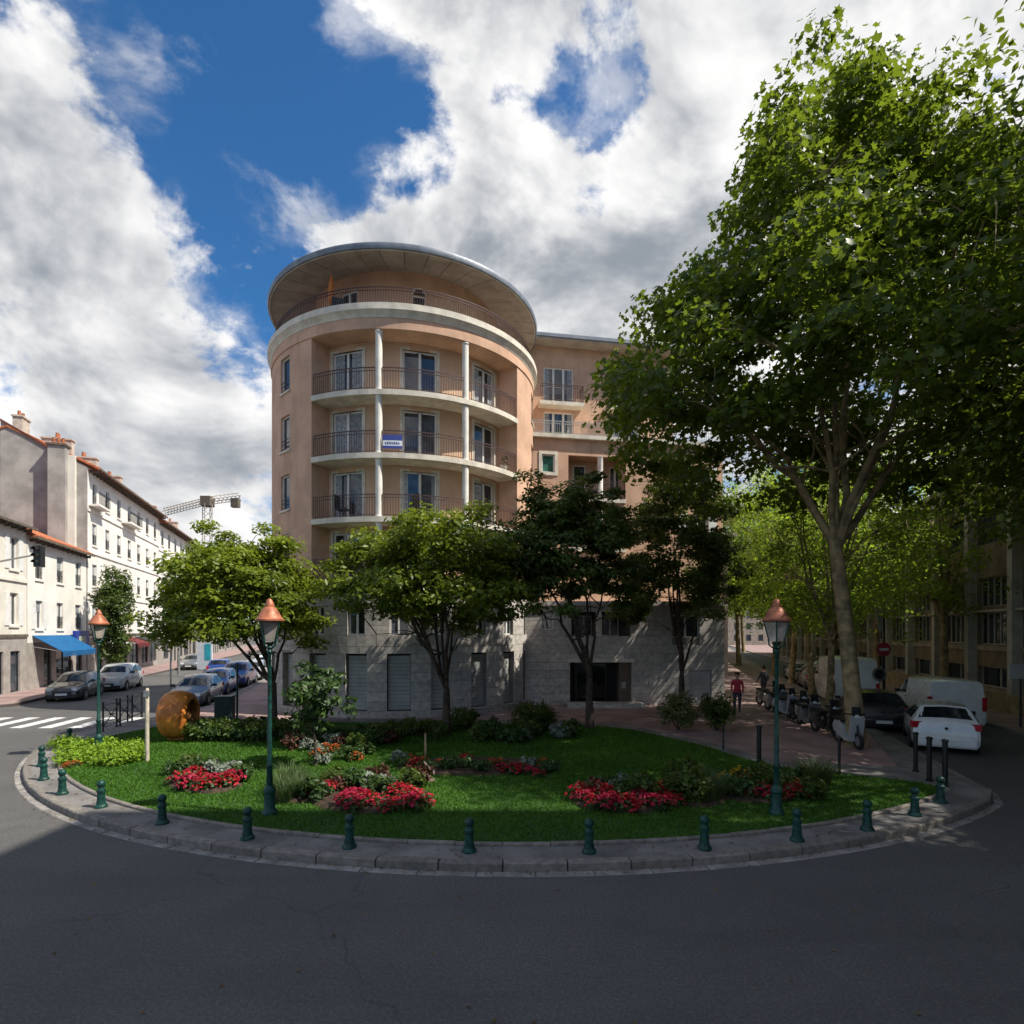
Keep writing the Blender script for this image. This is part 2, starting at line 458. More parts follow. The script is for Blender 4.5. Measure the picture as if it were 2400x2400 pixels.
def resample(path, step):
    out = [path[0]]; acc = 0.0
    for a, b in zip(path, path[1:]):
        L = math.hypot(b[0]-a[0], b[1]-a[1]); s = 0.0
        while acc + (L - s) >= step:
            s += step - acc; acc = 0.0
            out.append((a[0] + (b[0]-a[0])*s/L, a[1] + (b[1]-a[1])*s/L))
        acc += L - s
    return out
def lay_stones(path, step, d0, d1, z0, z1, mt, parent, name, gap=0.012, rnd=random.Random(3), tilt=0.006):
    q = resample(path, step); i0 = inset(q, d0); i1 = inset(q, d1)
    for k in range(len(q) - 1):
        g = gap / step; dz = rnd.uniform(-tilt, tilt)
        L = lambda A, f: (A[k][0] + (A[k+1][0]-A[k][0])*f, A[k][1] + (A[k+1][1]-A[k][1])*f)
        a, b, c, e = L(i0, g), L(i0, 1-g), L(i1, 1-g), L(i1, g)
        m_ = MB(); t_ = z1 + dz; ch = 0.018
        ao, bo = L(inset(q, d0 + ch), g), L(inset(q, d0 + ch), 1-g)
        m_.add([(a[0],a[1],z0),(b[0],b[1],z0),(b[0],b[1],t_-ch),(a[0],a[1],t_-ch),(bo[0],bo[1],t_),(ao[0],ao[1],t_),(c[0],c[1],t_),(e[0],e[1],t_),(c[0],c[1],z0),(e[0],e[1],z0)],
               [(0,1,2,3),(3,2,4,5),(5,4,6,7),(7,6,8,9),(0,3,5,7,9),(1,8,6,4,2)])
        m_.build(name, mt, parent)
near_path = [p for p in outline if p[1] < 24]
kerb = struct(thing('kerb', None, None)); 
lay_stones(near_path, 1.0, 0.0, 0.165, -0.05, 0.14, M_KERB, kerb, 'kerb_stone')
gut = struct(thing('gutter', None, None))
lay_stones(near_path, 0.9, -0.17, -0.006, -0.05, 0.008, M_GUT, gut, 'gutter_slab', tilt=0.003)
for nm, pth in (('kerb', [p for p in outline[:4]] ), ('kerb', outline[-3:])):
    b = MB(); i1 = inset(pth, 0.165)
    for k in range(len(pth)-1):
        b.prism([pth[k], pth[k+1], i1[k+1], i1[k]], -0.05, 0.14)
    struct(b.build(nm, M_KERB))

# the green
lawn_back = [(9.75, 13.25), (8.2, 14.2), (7.05, 14.7), (6.5, 15.7), (6.0, 17.6), (5.05, 19.2), (4.3, 20.6), (3.0, 21.4), (0, 21.7), (-4, 21.9), (-8, 22.2), (-11, 22.3), (-13.2, 21.2)]
lawn = [cir(15.93, a) for a in np.linspace(-62, 36.5, 60)] + lawn_back
LZ = 0.15
flat(lawn, 'lawn', LZ, M_LAWN, -0.02)
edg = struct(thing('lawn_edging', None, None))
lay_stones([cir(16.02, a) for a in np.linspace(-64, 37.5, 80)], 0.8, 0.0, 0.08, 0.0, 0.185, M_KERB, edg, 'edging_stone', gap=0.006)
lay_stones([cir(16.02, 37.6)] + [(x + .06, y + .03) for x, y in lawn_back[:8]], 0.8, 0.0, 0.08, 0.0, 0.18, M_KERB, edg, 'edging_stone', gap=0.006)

def in_poly(P, poly):
    x, y = P[:, 0], P[:, 1]; r = np.zeros(len(P), bool); n = len(poly); j = n - 1
    for i in range(n):
        xi, yi = poly[i]; xj, yj = poly[j]
        if yi != yj:
            r ^= ((yi > y) != (yj > y)) & (x < (xj - xi) * (y - yi) / (yj - yi) + xi)
        j = i
    return r

def np_mesh(name, V, Fs, mats, rand=None, midx=None, nrm_up=False):
    """mesh from numpy verts and equal-sized faces, with a per-vertex 'leafrand' colour"""
    me = bpy.data.meshes.new(name)
    n, k = Fs.shape
    me.vertices.add(len(V)); me.vertices.foreach_set('co', np.ascontiguousarray(V, np.float32).ravel())
    me.loops.add(n * k); me.loops.foreach_set('vertex_index', np.ascontiguousarray(Fs, np.int32).ravel())
    me.polygons.add(n); me.polygons.foreach_set('loop_start', np.arange(0, n * k, k, dtype=np.int32))
    if not isinstance(mats, (list, tuple)): mats = [mats]
    for q in mats: me.materials.append(q)
    if midx is not None: me.polygons.foreach_set('material_index', np.asarray(midx, np.int32))
    if rand is not None:
        a = me.attributes.new('leafrand', 'FLOAT_COLOR', 'POINT')
        a.data.foreach_set('color', np.ascontiguousarray(rand, np.float32).ravel())
    me.update(calc_edges=True)
    return me

M_GRASS = leaf_mat('grass_blade', (0.026, 0.095, 0.006), (0.085, 0.200, 0.014), (0.11, 0.26, 0.015), 0.35, 0.55, 0.55)
def grass(poly, n, hmin, hmax, seed, zb=LZ, width=0.011):
    rg = np.random.default_rng(seed)
    A = np.array(poly); lo, hi = A.min(0), A.max(0)
    P = rg.uniform(lo, hi, (int(n * 1.9), 2)); P = P[in_poly(P, poly)]
    # denser where it is near
    keep = rg.random(len(P)) < np.clip(13.0 / P[:, 1], 0.35, 1.0); P = P[keep]
    N = len(P); h = rg.uniform(hmin, hmax, N); a = rg.uniform(0, 2*np.pi, N); ln = rg.normal(0, 0.03, (N, 2))
    w = width * np.clip(P[:, 1] / 10, 0.8, 2.2)
    dx, dy = np.cos(a) * w, np.sin(a) * w
    V = np.empty((N, 3, 3)); V[:, 0] = np.c_[P[:, 0]-dx, P[:, 1]-dy, np.full(N, zb)]; V[:, 1] = np.c_[P[:, 0]+dx, P[:, 1]+dy, np.full(N, zb)]
    V[:, 2] = np.c_[P[:, 0]+ln[:, 0], P[:, 1]+ln[:, 1], zb + h]
    F = np.arange(N * 3).reshape(N, 3)
    patch = 0.5 + 0.5 * np.sin(P[:, 0]*1.3 + 2*np.sin(P[:, 1]*0.9)) * np.sin(P[:, 1]*1.7 + 1.5*np.sin(P[:, 0]*0.7))
    r = np.repeat(np.c_[rg.random(N), patch, np.zeros(N), np.ones(N)], 3, axis=0)
    return np_mesh('lawn_grass', V.reshape(-1, 3), F, M_GRASS, r)
tag(link('lawn_grass', grass(lawn, 150000, 0.025, 0.065, 5)), 'short mown green grass covering the round island', 'grass', kind='stuff')

# pavement of the far side of the street on the left, and the school side on the right
lk = lambda Y: -24.5 - 0.30 * (Y - 28)
flat([(-70, 20), (-33, 25.6), (-27.5, 26.2), (-25.3, 26.9), (-24.6, 28.0), (lk(50), 50), (lk(150), 150), (-120, 150)], 'footway', PZ, M_PINK, -0.05)
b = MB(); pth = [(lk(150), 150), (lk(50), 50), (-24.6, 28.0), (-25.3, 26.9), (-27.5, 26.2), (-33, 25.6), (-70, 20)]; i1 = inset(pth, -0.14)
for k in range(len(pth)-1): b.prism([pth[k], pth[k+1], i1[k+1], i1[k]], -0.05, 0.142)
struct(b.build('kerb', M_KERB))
sfx = lambda Y: 22.9 + 0.30 * (Y - 25.4)                # facade line of the school
flat([(sfx(-20) - 3.2, -20), (sfx(150) - 3.2, 150), (sfx(150) + 30, 150), (sfx(-20) + 30, -20)], 'footway', PZ, M_PINK, -0.05)
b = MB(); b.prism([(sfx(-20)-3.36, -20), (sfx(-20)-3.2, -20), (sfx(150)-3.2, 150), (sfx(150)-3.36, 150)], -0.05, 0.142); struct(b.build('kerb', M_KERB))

# zebra crossing over the street on the left, and road lines on the right
zeb = struct(thing('zebra_crossing', None, None))
for k in range(8):
    x0 = -15.9 - 1.12 * k
    u = (-0.16, 1.0)
    MB().add([(x0, 21.7, .004), (x0+.5, 21.7, .004), (x0+.5-.4, 24.4, .004), (x0-.4, 24.4, .004)], [(0, 1, 2, 3)]).build('painted_stripe', M_WHITE, zeb)
ln = struct(thing('lane_line', None, None))
for k in range(5):
    a0, a1 = (12.9 + k * 2.1, 12.1 + k*0.35), (14.1 + k * 2.1, 12.3 + k*0.35)
    MB().add([(a0[0], a0[1], .004), (a1[0], a1[1], .004), (a1[0], a1[1]+.12, .004), (a0[0], a0[1]+.12, .004)], [(0, 1, 2, 3)]).build('painted_dash', M_WHITE, ln)

# ================================================================== bollards
def bollard_proto():
    t_ = thing('bollard', 'x', 'bollard', group='low green bollards round the island')
    MB().lathe([(.118, 0), (.118, .03), (.105, .055), (.088, .07), (.078, .13)], 16).build('base', M_GREEN, t_, smooth=35)
    MB().lathe([(.076, .13), (.066, .30), (.078, .31), (.082, .335), (.078, .36), (.060, .372), (.050, .41)], 16).build('post', M_GREEN, t_, smooth=35)
    prof = [(.05, .41)] + [(.078 * math.cos(R_(a)), .475 + .078 * math.sin(R_(a))) for a in range(-45, 86, 13)] + [(.004, .556)]
    MB().lathe(prof, 16).build('ball_top', M_GREEN, t_, smooth=50)
    return t_
bp = [(163, 1747), (97.6, 1796), (102.6, 1828), (146, 1861.6), (237, 1892), (380, 1930.6), (580, 1966), (819, 1985.7), (1100, 1996), (1380.5, 1998), (1651, 1989.7), (1868, 1970.7), (2032.6, 1946), (2144, 1911), (2204, 1881)]
proto = None
for i, (px, py) in enumerate(bp):
    x, y = G(px, py, PZ)
    lab = 'low green ball-topped bollard, ' + ORD[i] + ' along the kerb counting from the zebra crossing'
    if proto is None:
        proto = bollard_proto(); proto.location = (x, y, PZ); proto['label'] = lab
    else:
        dup(proto, (x, y, PZ), i * 0.7, lab)

# ================================================================== lamp posts
def lamp(loc, label, rz=0.3, first=[None]):
    if first[0] is not None:
        return dup(first[0], loc, rz, label)
    t_ = thing('street_lamp', label, 'street lamp', loc, rz, 'green lamp posts with copper caps on the island')
    MB().lathe([(.15, 0), (.15, .05), (.125, .09), (.105, .12), (.10, .42), (.115, .44), (.115, .48), (.085, .53), (.07, .56)], 14).build('base', M_GREEN, t_, smooth=35)
    MB().lathe([(.062, .56), (.052, .9), (.064, .92), (.064, .96), (.045, .99), (.038, 2.2), (.032, 3.1), (.045, 3.12), (.055, 3.16), (.036, 3.2)], 14).build('pole', M_GREEN, t_, smooth=35)
    b = MB(); b.lathe([(.04, 3.2), (.07, 3.24), (.04, 3.28), (.10, 3.34)], 8)
    for k in range(4):
        a = math.pi/4 + k * math.pi/2
        b.tube([(.05*math.cos(a), .05*math.sin(a), 3.22), (.13*math.cos(a), .13*math.sin(a), 3.28), (.15*math.cos(a), .15*math.sin(a), 3.40)], .014, 6)
        b.tube([(.13*math.cos(a), .13*math.sin(a), 3.36), (.232*math.cos(a), .232*math.sin(a), 3.76)], .014, 6)
    b.build('lantern_frame', M_GREEN, t_, smooth=35)
    for k in range(4):
        a, c = math.pi/4 + k*math.pi/2, math.pi/4 + (k+1)*math.pi/2
        q = lambda r, an, z: (r*math.cos(an), r*math.sin(an), z)
        MB().add([q(.126, a, 3.36), q(.126, c, 3.36), q(.227, c, 3.75), q(.227, a, 3.75)], [(0, 1, 2, 3)]).build('pane', M_LANT, t_)
    MB().lathe([(.24, 3.74), (.268, 3.755), (.268, 3.785), (.22, 3.83), (.175, 3.92), (.125, 4.0), (.085, 4.03), (.085, 4.08), (.07, 4.11), (.05, 4.16), (.015, 4.19)], 20).build('copper_cap', M_COPPER, t_, smooth=40)
    first[0] = t_
    return t_
xa, ya = G(632, 1908, LZ); lamp((xa, ya, LZ), 'green lamp post with copper cap, nearest the left-hand round tree', 0.5)
xb, yb = G(1820, 1908, LZ); lamp((xb, yb, LZ), 'green lamp post with copper cap in front of the plane trees', 0.35)
xc, yc = G(231, 1765, LZ); lamp((xc, yc, LZ), 'sunlit green lamp post in the yellow-green ground cover', 0.9)

# ================================================================== posts, barriers, signs round the island
def steel_post(px, py, h, label, r=0.038, m=M_BLACK, cap=True, name='post'):
    x, y = G(px, py, PZ)
    t_ = thing(name, label, 'post', (x, y, PZ))
    MB().lathe([(r*1.5, 0), (r*1.5, .03), (r, .05), (r, h-.06)], 12).build('shaft', m, t_, smooth=40)
    if cap: MB().lathe([(r, h-.06), (r*1.35, h-.05), (r*1.35, h-.02), (r*.9, h), (.005, h+.01)], 12).build('cap', m, t_, smooth=40)
    return t_
steel_post(2146, 1808, 1.0, 'tall dark post behind the white car, leftmost of the cluster by the kerb', .05)
steel_post(2178, 1830, 1.05, 'tall dark post, middle one of the cluster by the kerb corner', .055)
steel_post(2215, 1845, 1.1, 'tall dark post, rightmost of the cluster by the kerb corner', .055)
steel_post(1779, 1792, 1.05, 'thick dark post on the path left of the right-hand lamp', .06)
steel_post(1695, 1762, .8, 'thin dark post on the lawn edge near the rounded shrub', .03)
steel_post(1967, 1818, .95, 'thin dark post on the path left of the leaning plane tree', .035)
steel_post(556, 1688, 2.3, 'tall thin green post beside the dark litter bin', .04, M_GREEN)
steel_post(400, 1625, 2.4, 'pale grey steel post behind the orange sculpture', .04, M_STEEL)
x, y = G(345, 1784, LZ)
tw = thing('wooden_post', 'bleached wooden post standing in the lawn by the orange sculpture', 'post', (x, y, LZ))
MB().lathe([(.055, 0), (.05, .6), (.048, 1.95), (.03, 2.0)], 10).build('shaft', mat('bleached_wood', (.50, .44, .34), .85, .15, 6, .3, 30), tw, smooth=40)
MB().box((0, -.04, 1.85), (.14, .03, .16)).build('name_plate', M_STEEL, tw)

def barrier(p, ang, label, first=[None]):
    if first[0] is not None: return dup(first[0], (p[0], p[1], PZ), ang, label)
    t_ = thing('pedestrian_barrier', label, 'barrier', (p[0], p[1], PZ), ang, 'black crossed barriers by the street on the left')
    for s in (-.6, .6):
        MB().lathe([(.045, 0), (.045, .03), (.03, .04), (.03, 1.0), (.045, 1.01), (.045, 1.04), (.01, 1.07)], 10, (s, 0, 0)).build('post', M_BLACK, t_, smooth=40)
    b = MB()
    MB().tube([(-.6, 0, .93), (.6, 0, .93)], .02, 8).build('rail', M_BLACK, t_, smooth=40); b.tube([(-.6, 0, .16), (.6, 0, .16)], .02, 8)
    b.build('rail', M_BLACK, t_, smooth=40)
    b = MB(); b.tube([(-.58, 0, .17), (.58, 0, .92)], .016, 6); b.tube([(-.58, 0.02, .92), (.58, 0.02, .17)], .016, 6)
    b.lathe([(.10, -.015), (.12, 0), (.10, .015)], 12, (0, 0, .545)); b.build('cross', M_BLACK, t_)
    first[0] = t_
    return t_
for k, (px, py, lb) in enumerate(((262, 1708, 'black crossed pedestrian barrier nearest the zebra crossing'), (292, 1697, 'black crossed pedestrian barrier, middle of the three'), (316, 1686, 'black crossed pedestrian barrier nearest the wooden post'))):
    barrier(G(px, py, PZ), R_(100), lb)

x, y = G(527, 1690, PZ)
tb = thing('litter_bin', 'dark green box-shaped bin on the reddish footway', 'bin', (x, y, PZ), R_(8))
MB().box((0, 0, .48), (.62, .5, .96)).build('body', mat('dark_green_bin', (.012, .03, .026), .5, .15, 5), tb)
MB().box((0, 0, .985), (.68, .56, .05)).build('lid', mat('dark_green_bin', (.012, .03, .026)), tb)

# orange ring sculpture
x, y = G(418, 1733, LZ)
ts = thing('ring_sculpture', 'big orange hollow drum-shaped sculpture standing in the shrubs', 'sculpture', (x, y, LZ), R_(8))
M_OR = mat('orange_enamel', (.68, .24, .045), .45, .25, 2.5, .25, 12, col2=(.36, .11, .02))
M_ORI = mat('brown_inside', (.24, .10, .03), .7, .3, 6, .5, 14)
def ring(prof, n, m, nm, jig=0.0):
    b = MB(); rg = random.Random(4); k = len(prof)
    for j in range(n):
        a = 2*math.pi*j/n; w = 1 + jig * (math.sin(3*a + 1) * .6 + math.sin(5*a) * .4)
        for (r, s_) in prof:
            b.v.append((s_, r * w * math.cos(a), .83 + r * w * math.sin(a)))
    for j in range(n):
        for i in range(k):
            i2, j2 = (i+1) % k, (j+1) % n
            b.f.append((j*k+i, j*k+i2, j2*k+i2, j2*k+i)); b.m.append(0)
    b.build(nm, m, ts, smooth=45)
ring([(.02, -.46), (.40, -.46), (.60, -.43), (.71, -.34), (.77, -.15), (.78, .08), (.74, .30), (.66, .42), (.54, .46), (.47, .42), (.44, -.38), (.02, -.40)], 40, M_OR, 'shell', .02)
ring([(.02, -.385), (.41, -.37), (.40, 0), (.425, .2), (.455, .40), (.445, .2), (.43, -.3), (.02, -.395)], 40, M_ORI, 'inner_wall', .03)
MB().box((0, 0, .05), (.5, .42, .12)).build('foot', M_OR, ts)
b = MB(); b.tube([(.30, -.1, .2), (.36, 0, .34), (.30, .12, .62), (.22, .1, .9), (.26, -.05, 1.15)], [.10, .12, .09, .11, .06], 10); b.build('inner_figure', M_ORI, ts, smooth=60)

# ================================================================== the round corner house
TC, TR = (-5.49, 29.9), 6.6                 # axis and radius of the tower
def tw_map(r):
    return lambda u, d, z: (TC[0] + (r - d) * math.sin(u), TC[1] - (r - d) * math.cos(u), z)
def phi(px, r=TR):
    """heading on the tower (radius r) seen in photo column px"""
    s = (px - 1200) / FPX; n = math.hypot(s, 1); dx, dy = s/n, 1/n
    b = TC[0]*dx + TC[1]*dy; c = TC[0]**2 + TC[1]**2 - r*r
    disc = b*b - c
    k = b - math.sqrt(max(disc, 0)); x, y = dx*k, dy*k
    return math.atan2(x - TC[0], TC[1] - y)
M_STUC = mat('apricot_render', (.60, .375, .255), .9, .09, .8, .25, 55, stain=.42)
M_STUC2 = mat('apricot_render_recess', (.60, .40, .27), .9, .07, .8, .25, 55)
M_CREAM = mat('cream_paint', (.66, .60, .50), .8, .10, 2.0, .12, 40, stain=.45)
M_WCOL = mat('white_column_paint', (.74, .70, .63), .75, .07, 2.0, .1, 40)
M_STONE = mat('facing_stone', (.47, .435, .40), .85, .12, 5.0, .3, 40, obj_var=.12)
M_JOINT = mat('stone_joint', (.24, .22, .20), .95, .1, 4.0)
M_SHUT = mat('grey_shutter', (.40, .41, .395), .55, .08, 2.0, obj_var=.12)
M_ZINC = mat('zinc', (.20, .22, .25), .5, .12, 2.0, metal=.35)
M_SOFF = mat('soffit_board', (.40, .345, .295), .85, .1, 1.5, obj_var=.07)
M_FRAME = mat('window_frame_white', (.72, .71, .68), .5, .05, 4.0)
M_GLASS = glass_mat('window_glass', (.030, .040, .052))
M_CURT = mat('curtain', (.34, .36, .38), .9, .2, 9.0, obj_var=.25)
M_RAIL = mat('railing_brown', (.085, .045, .040), .5, .1, 6.0, spec=.4)
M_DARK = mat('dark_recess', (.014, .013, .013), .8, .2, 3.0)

def window(parent, mp, u0, u1, z0, z1, d, leaves=2, fr=M_FRAME, w=None, bars=0, glass=M_GLASS, name='window', curtain=0.0, nu=1, scale=1.0):
    """frame (part) with its panes as sub-parts; lies at depth d in the wall"""
    w = w or 0.055; wu = w / scale; b = MB()
    b.slab(mp, u0, u1, d - .03, d + .03, z0, z0 + w, nu); b.slab(mp, u0, u1, d - .03, d + .03, z1 - w, z1, nu)
    b.slab(mp, u0, u0 + wu, d - .028, d + .03, z0 + w, z1 - w); b.slab(mp, u1 - wu, u1, d - .028, d + .03, z0 + w, z1 - w)
    step = (u1 - u0) / leaves
    for k in range(1, leaves):
        b.slab(mp, u0 + step*k - wu*.8, u0 + step*k + wu*.8, d - .028, d + .03, z0 + w, z1 - w)
    for k in range(bars):
        zz = z0 + (z1 - z0) * (k + 1) / (bars + 1)
        b.slab(mp, u0 + wu, u1 - wu, d - .02, d + .02, zz - .018, zz + .018)
    fo = b.build(name, fr, parent)
    for k in range(leaves):
        a, c = u0 + step*k + wu*.5, u0 + step*(k+1) - wu*.5
        MB().slab(mp, a, c, d + .012, d + .02, z0 + w*.5, z1 - w*.5).build('pane', glass, fo)
    if curtain > 0:
        for (a, c) in ((u0 + wu, u0 + (u1-u0)*.5*curtain), (u1 - (u1-u0)*.5*curtain, u1 - wu)):
            MB().slab(mp, a, c, d + .005, d + .011, z0 + w, z1 - w).build('curtain', M_CURT, fo)
    return fo

house = thing('apartment_house', 'apricot apartment house with a round balconied tower and a long wing', 'building', (TC[0], TC[1], 0), world=True)
mpT = tw_map(TR)
PL, PR = phi(730), phi(1212)                # sides of the balcony recess
UA, UB = R_(-118), R_(118)
FL = [5.80, 8.42, 11.04, 13.64]; STONE_TOP, REC_TOP, CORN = 5.30, 16.1, 16.62
ST = R_(3.0)
# upper wall, with the balcony recess and the slim windows left of it
wl = [(phi(658), phi(679), f + .66, f + 2.2, .22) for f in FL]
wr_ = [(R_(78), R_(86), f + .66, f + 2.1, .22) for f in FL]
b = MB().wall(mpT, UA, UB, STONE_TOP, CORN, [(PL, PR, 5.78, REC_TOP, 1.0)] + wl + wr_, .22, ST)
b.build('wall', M_STUC, house, smooth=40)
mpI = tw_map(TR - 1.0)
bays = [(phi(781, TR-1), phi(850, TR-1)), (phi(944, TR-1), phi(1024, TR-1)), (phi(1111, TR-1), phi(1157, TR-1))]
holes = [(a, c, f + .02, f + 2.16) for f in FL for a, c in bays]
MB().wall(mpI, PL - .05, PR + .05, 5.7, REC_TOP + .1, holes, .16, ST).build('recess_wall', M_STUC2, house, smooth=40)
rw = random.Random(12)
for fi, f in enumerate(FL):
    for bi, (a, c) in enumerate(bays):
        window(house, mpI, a, c, f + .02, f + 2.16, .10, 2, w=.07, curtain=[.0, .75, .0, .55, .3, .0, .9, .0][(fi*3+bi) % 8], scale=TR-1)
        b = MB(); e = .12 / (TR-1)           # pale surround
        b.slab(mpI, a - e, a, -.03, .05, f + .02, f + 2.28); b.slab(mpI, c, c + e, -.03, .05, f + .02, f + 2.28); b.slab(mpI, a, c, -.03, .05, f + 2.16, f + 2.28)
        b.build('window_surround', M_CREAM, house)
for (a, c, z0, z1, d) in wl + wr_:
    window(house, mpT, a, c, z0, z1, .13, 1, w=.06, scale=TR)
    MB().slab(mpT, a - .01, c + .01, -.07, .1, z0 - .09, z0 - .005).build('window_sill', M_CREAM, house)
    b = MB()                                  # low guard bar before the window
    for zz in (z0 + .12, z0 + .32, z0 + .5): b.slab(mpT, a, c, .02, .045, zz - .012, zz + .012)
    tag(b.build('guard_rail', M_RAIL, house), kind='stuff')
# slabs, columns, railings
for f in FL + []:
    MB().slab(mpT, PL + .004, PR - .004, -.07, 1.02, f - .22, f, 28).build('balcony_slab', M_CREAM, house, smooth=40)
cols = [phi(888, TR-.12), phi(1091, TR-.12)]
for u in cols:
    for k, f in enumerate(FL):
        top = (FL[k+1] - .224) if k < 3 else REC_TOP - .004
        c = mpT(u, .13, 0)
        MB().lathe([(.165, f + .002), (.165, f + .05), (.14, f + .07), (.14, top - .08), (.17, top - .05), (.17, top)], 20, (c[0], c[1], 0)).build('column', M_WCOL, house, smooth=40)
def railing(mp, u0, u1, z, h, rad, d=.03, parent=house, post=.11, m=M_RAIL):
    n = max(2, int((u1 - u0) * rad / .5)); b = MB()
    for zz, th in ((z + h, .03), (z + h - .14, .016), (z + .10, .02)):
        b.slab(mp, u0, u1, d, d + .04, zz - th, zz, n)
    k = max(2, int((u1 - u0) * rad / post))
    for i in range(k + 1):
        u = u0 + (u1 - u0) * i / k; e = .008 / rad if rad > 1.5 else .008
        b.slab(mp, u - e, u + e, d + .012, d + .028, z + .10, z + h - .03)
    o = b.build('railing', m, parent)
    return tag(o, kind='stuff')
edges = [PL + .01, cols[0], cols[1], PR - .01]
for f in FL:
    for k in range(3):
        e = .15 / TR
        railing(mpT, edges[k] + (e if k else 0), edges[k+1] - (e if k < 2 else 0), f, .95, TR)
# partition walls by the inner side of each column on the balconies
# cornice, terrace, attic storey, overhanging roof
def ringpart(name, prof, m, u0=-math.pi, u1=math.pi, n=96, smooth=40):
    b = MB(); k = len(prof)
    for i in range(n + 1):
        u = u0 + (u1 - u0) * i / n
        for (r, z) in prof: b.v.append((TC[0] + r*math.sin(u), TC[1] - r*math.cos(u), z))
    for i in range(n):
        for j in range(k):
            j2 = (j+1) % k
            b.f.append((i*k+j, i*k+k+j, i*k+k+j2, i*k+j2)); b.m.append(0)
    return b.build(name, m, house, smooth=smooth)
ringpart('cornice', [(6.3, 16.60), (TR + .02, 16.60), (TR + .06, 16.72), (TR + .20, 16.86), (TR + .20, 17.12), (TR + .10, 17.17), (6.2, 17.17)], M_CREAM, R_(-150), R_(105))
ringpart('fascia_band', [(TR - .1, 16.10), (TR + .045, 16.12), (TR + .045, 16.40), (TR - .1, 16.42)], M_STUC, R_(-118), R_(112))
ringpart('terrace_floor', [(4.3, 16.70), (6.35, 16.70), (6.35, 16.95), (4.3, 16.95)], M_SOFF, n=60)
railing(tw_map(TR - .1), R_(-120), R_(100), 17.17, .80, TR)
ATT = 4.65; mpA = tw_map(ATT)
arch = (phi(966, ATT), phi(998, ATT))
ap = [(phi(800, ATT), phi(838, ATT))]
MB().wall(mpA, R_(-180), R_(180), 16.9, 19.80, [(arch[0], arch[1], 17.2, 18.75)] + [(a, c, 16.98, 19.05) for a, c in ap], .15, R_(5)).build('attic_wall', M_STUC, house, smooth=40)
window(house, mpA, arch[0], arch[1], 17.2, 18.75, .08, 1, w=.05, scale=ATT)
for a, c in ap: window(house, mpA, a, c, 16.98, 19.05, .08, 2, w=.07, scale=ATT)
b = MB(); um, hw = (arch[0]+arch[1])/2, (arch[1]-arch[0])/2      # arched head of the small window
pts = [(um + hw*math.cos(R_(a)), 18.75 + hw*ATT*math.sin(R_(a))) for a in range(0, 181, 15)]
b.add([mpA(u, -.02, z) for u, z in pts], [tuple(reversed(range(len(pts))))]); b.build('arched_pane', M_GLASS, house)
b = MB()
for (u, z), (u2, z2) in zip(pts, pts[1:]): b.tube([mpA(u, -.02, z), mpA(u2, -.02, z2)], .05, 6)
b.build('arch_surround', M_CREAM, house)
RIM, RZ = 6.72, 19.36
for k in range(40):                          # soffit boards, each its own piece
    u0, u1 = 2*math.pi*k/40 + .0022, 2*math.pi*(k+1)/40 - .0022
    b = MB()
    for u in (u0, (u0+u1)/2, u1):
        for (r, z) in ((ATT - .06, RZ + .40), (RIM - .03, RZ + .005), (RIM - .03, RZ + .05), (ATT - .06, RZ + .45)):
            b.v.append((TC[0] + r*math.sin(u), TC[1] - r*math.cos(u), z))
    for i in (0, 4):
        for j in range(4): b.f.append((i+j, i+4+j, i+4+(j+1) % 4, i+(j+1) % 4)); b.m.append(0)
    b.f += [(0, 3, 2, 1), (8, 9, 10, 11)]; b.m += [0, 0]
    b.build('soffit_board', M_SOFF, house)
ringpart('roof_edge', [(RIM - .03, RZ - .03), (RIM + .05, RZ - .02), (RIM + .09, RZ + .12), (RIM + .06, RZ + .22), (RIM - .03, RZ + .22)], M_ZINC)
ringpart('roof_edge', [(RIM - .05, RZ - .05), (RIM - .015, RZ - .05), (RIM - .015, RZ + .0), (RIM - .05, RZ + .0)], M_CREAM)
b = MB(); n = 64
for k in range(n):
    u = 2*math.pi*k/n; b.v.append((TC[0] + (RIM+.04)*math.sin(u), TC[1] - (RIM+.04)*math.cos(u), RZ + .2))
b.v.append((TC[0], TC[1], RZ + .95)); b.f = [(k, (k+1) % n, n) for k in range(n)]; b.m = [0]*n
b.build('roof', M_ZINC, house, smooth=30)

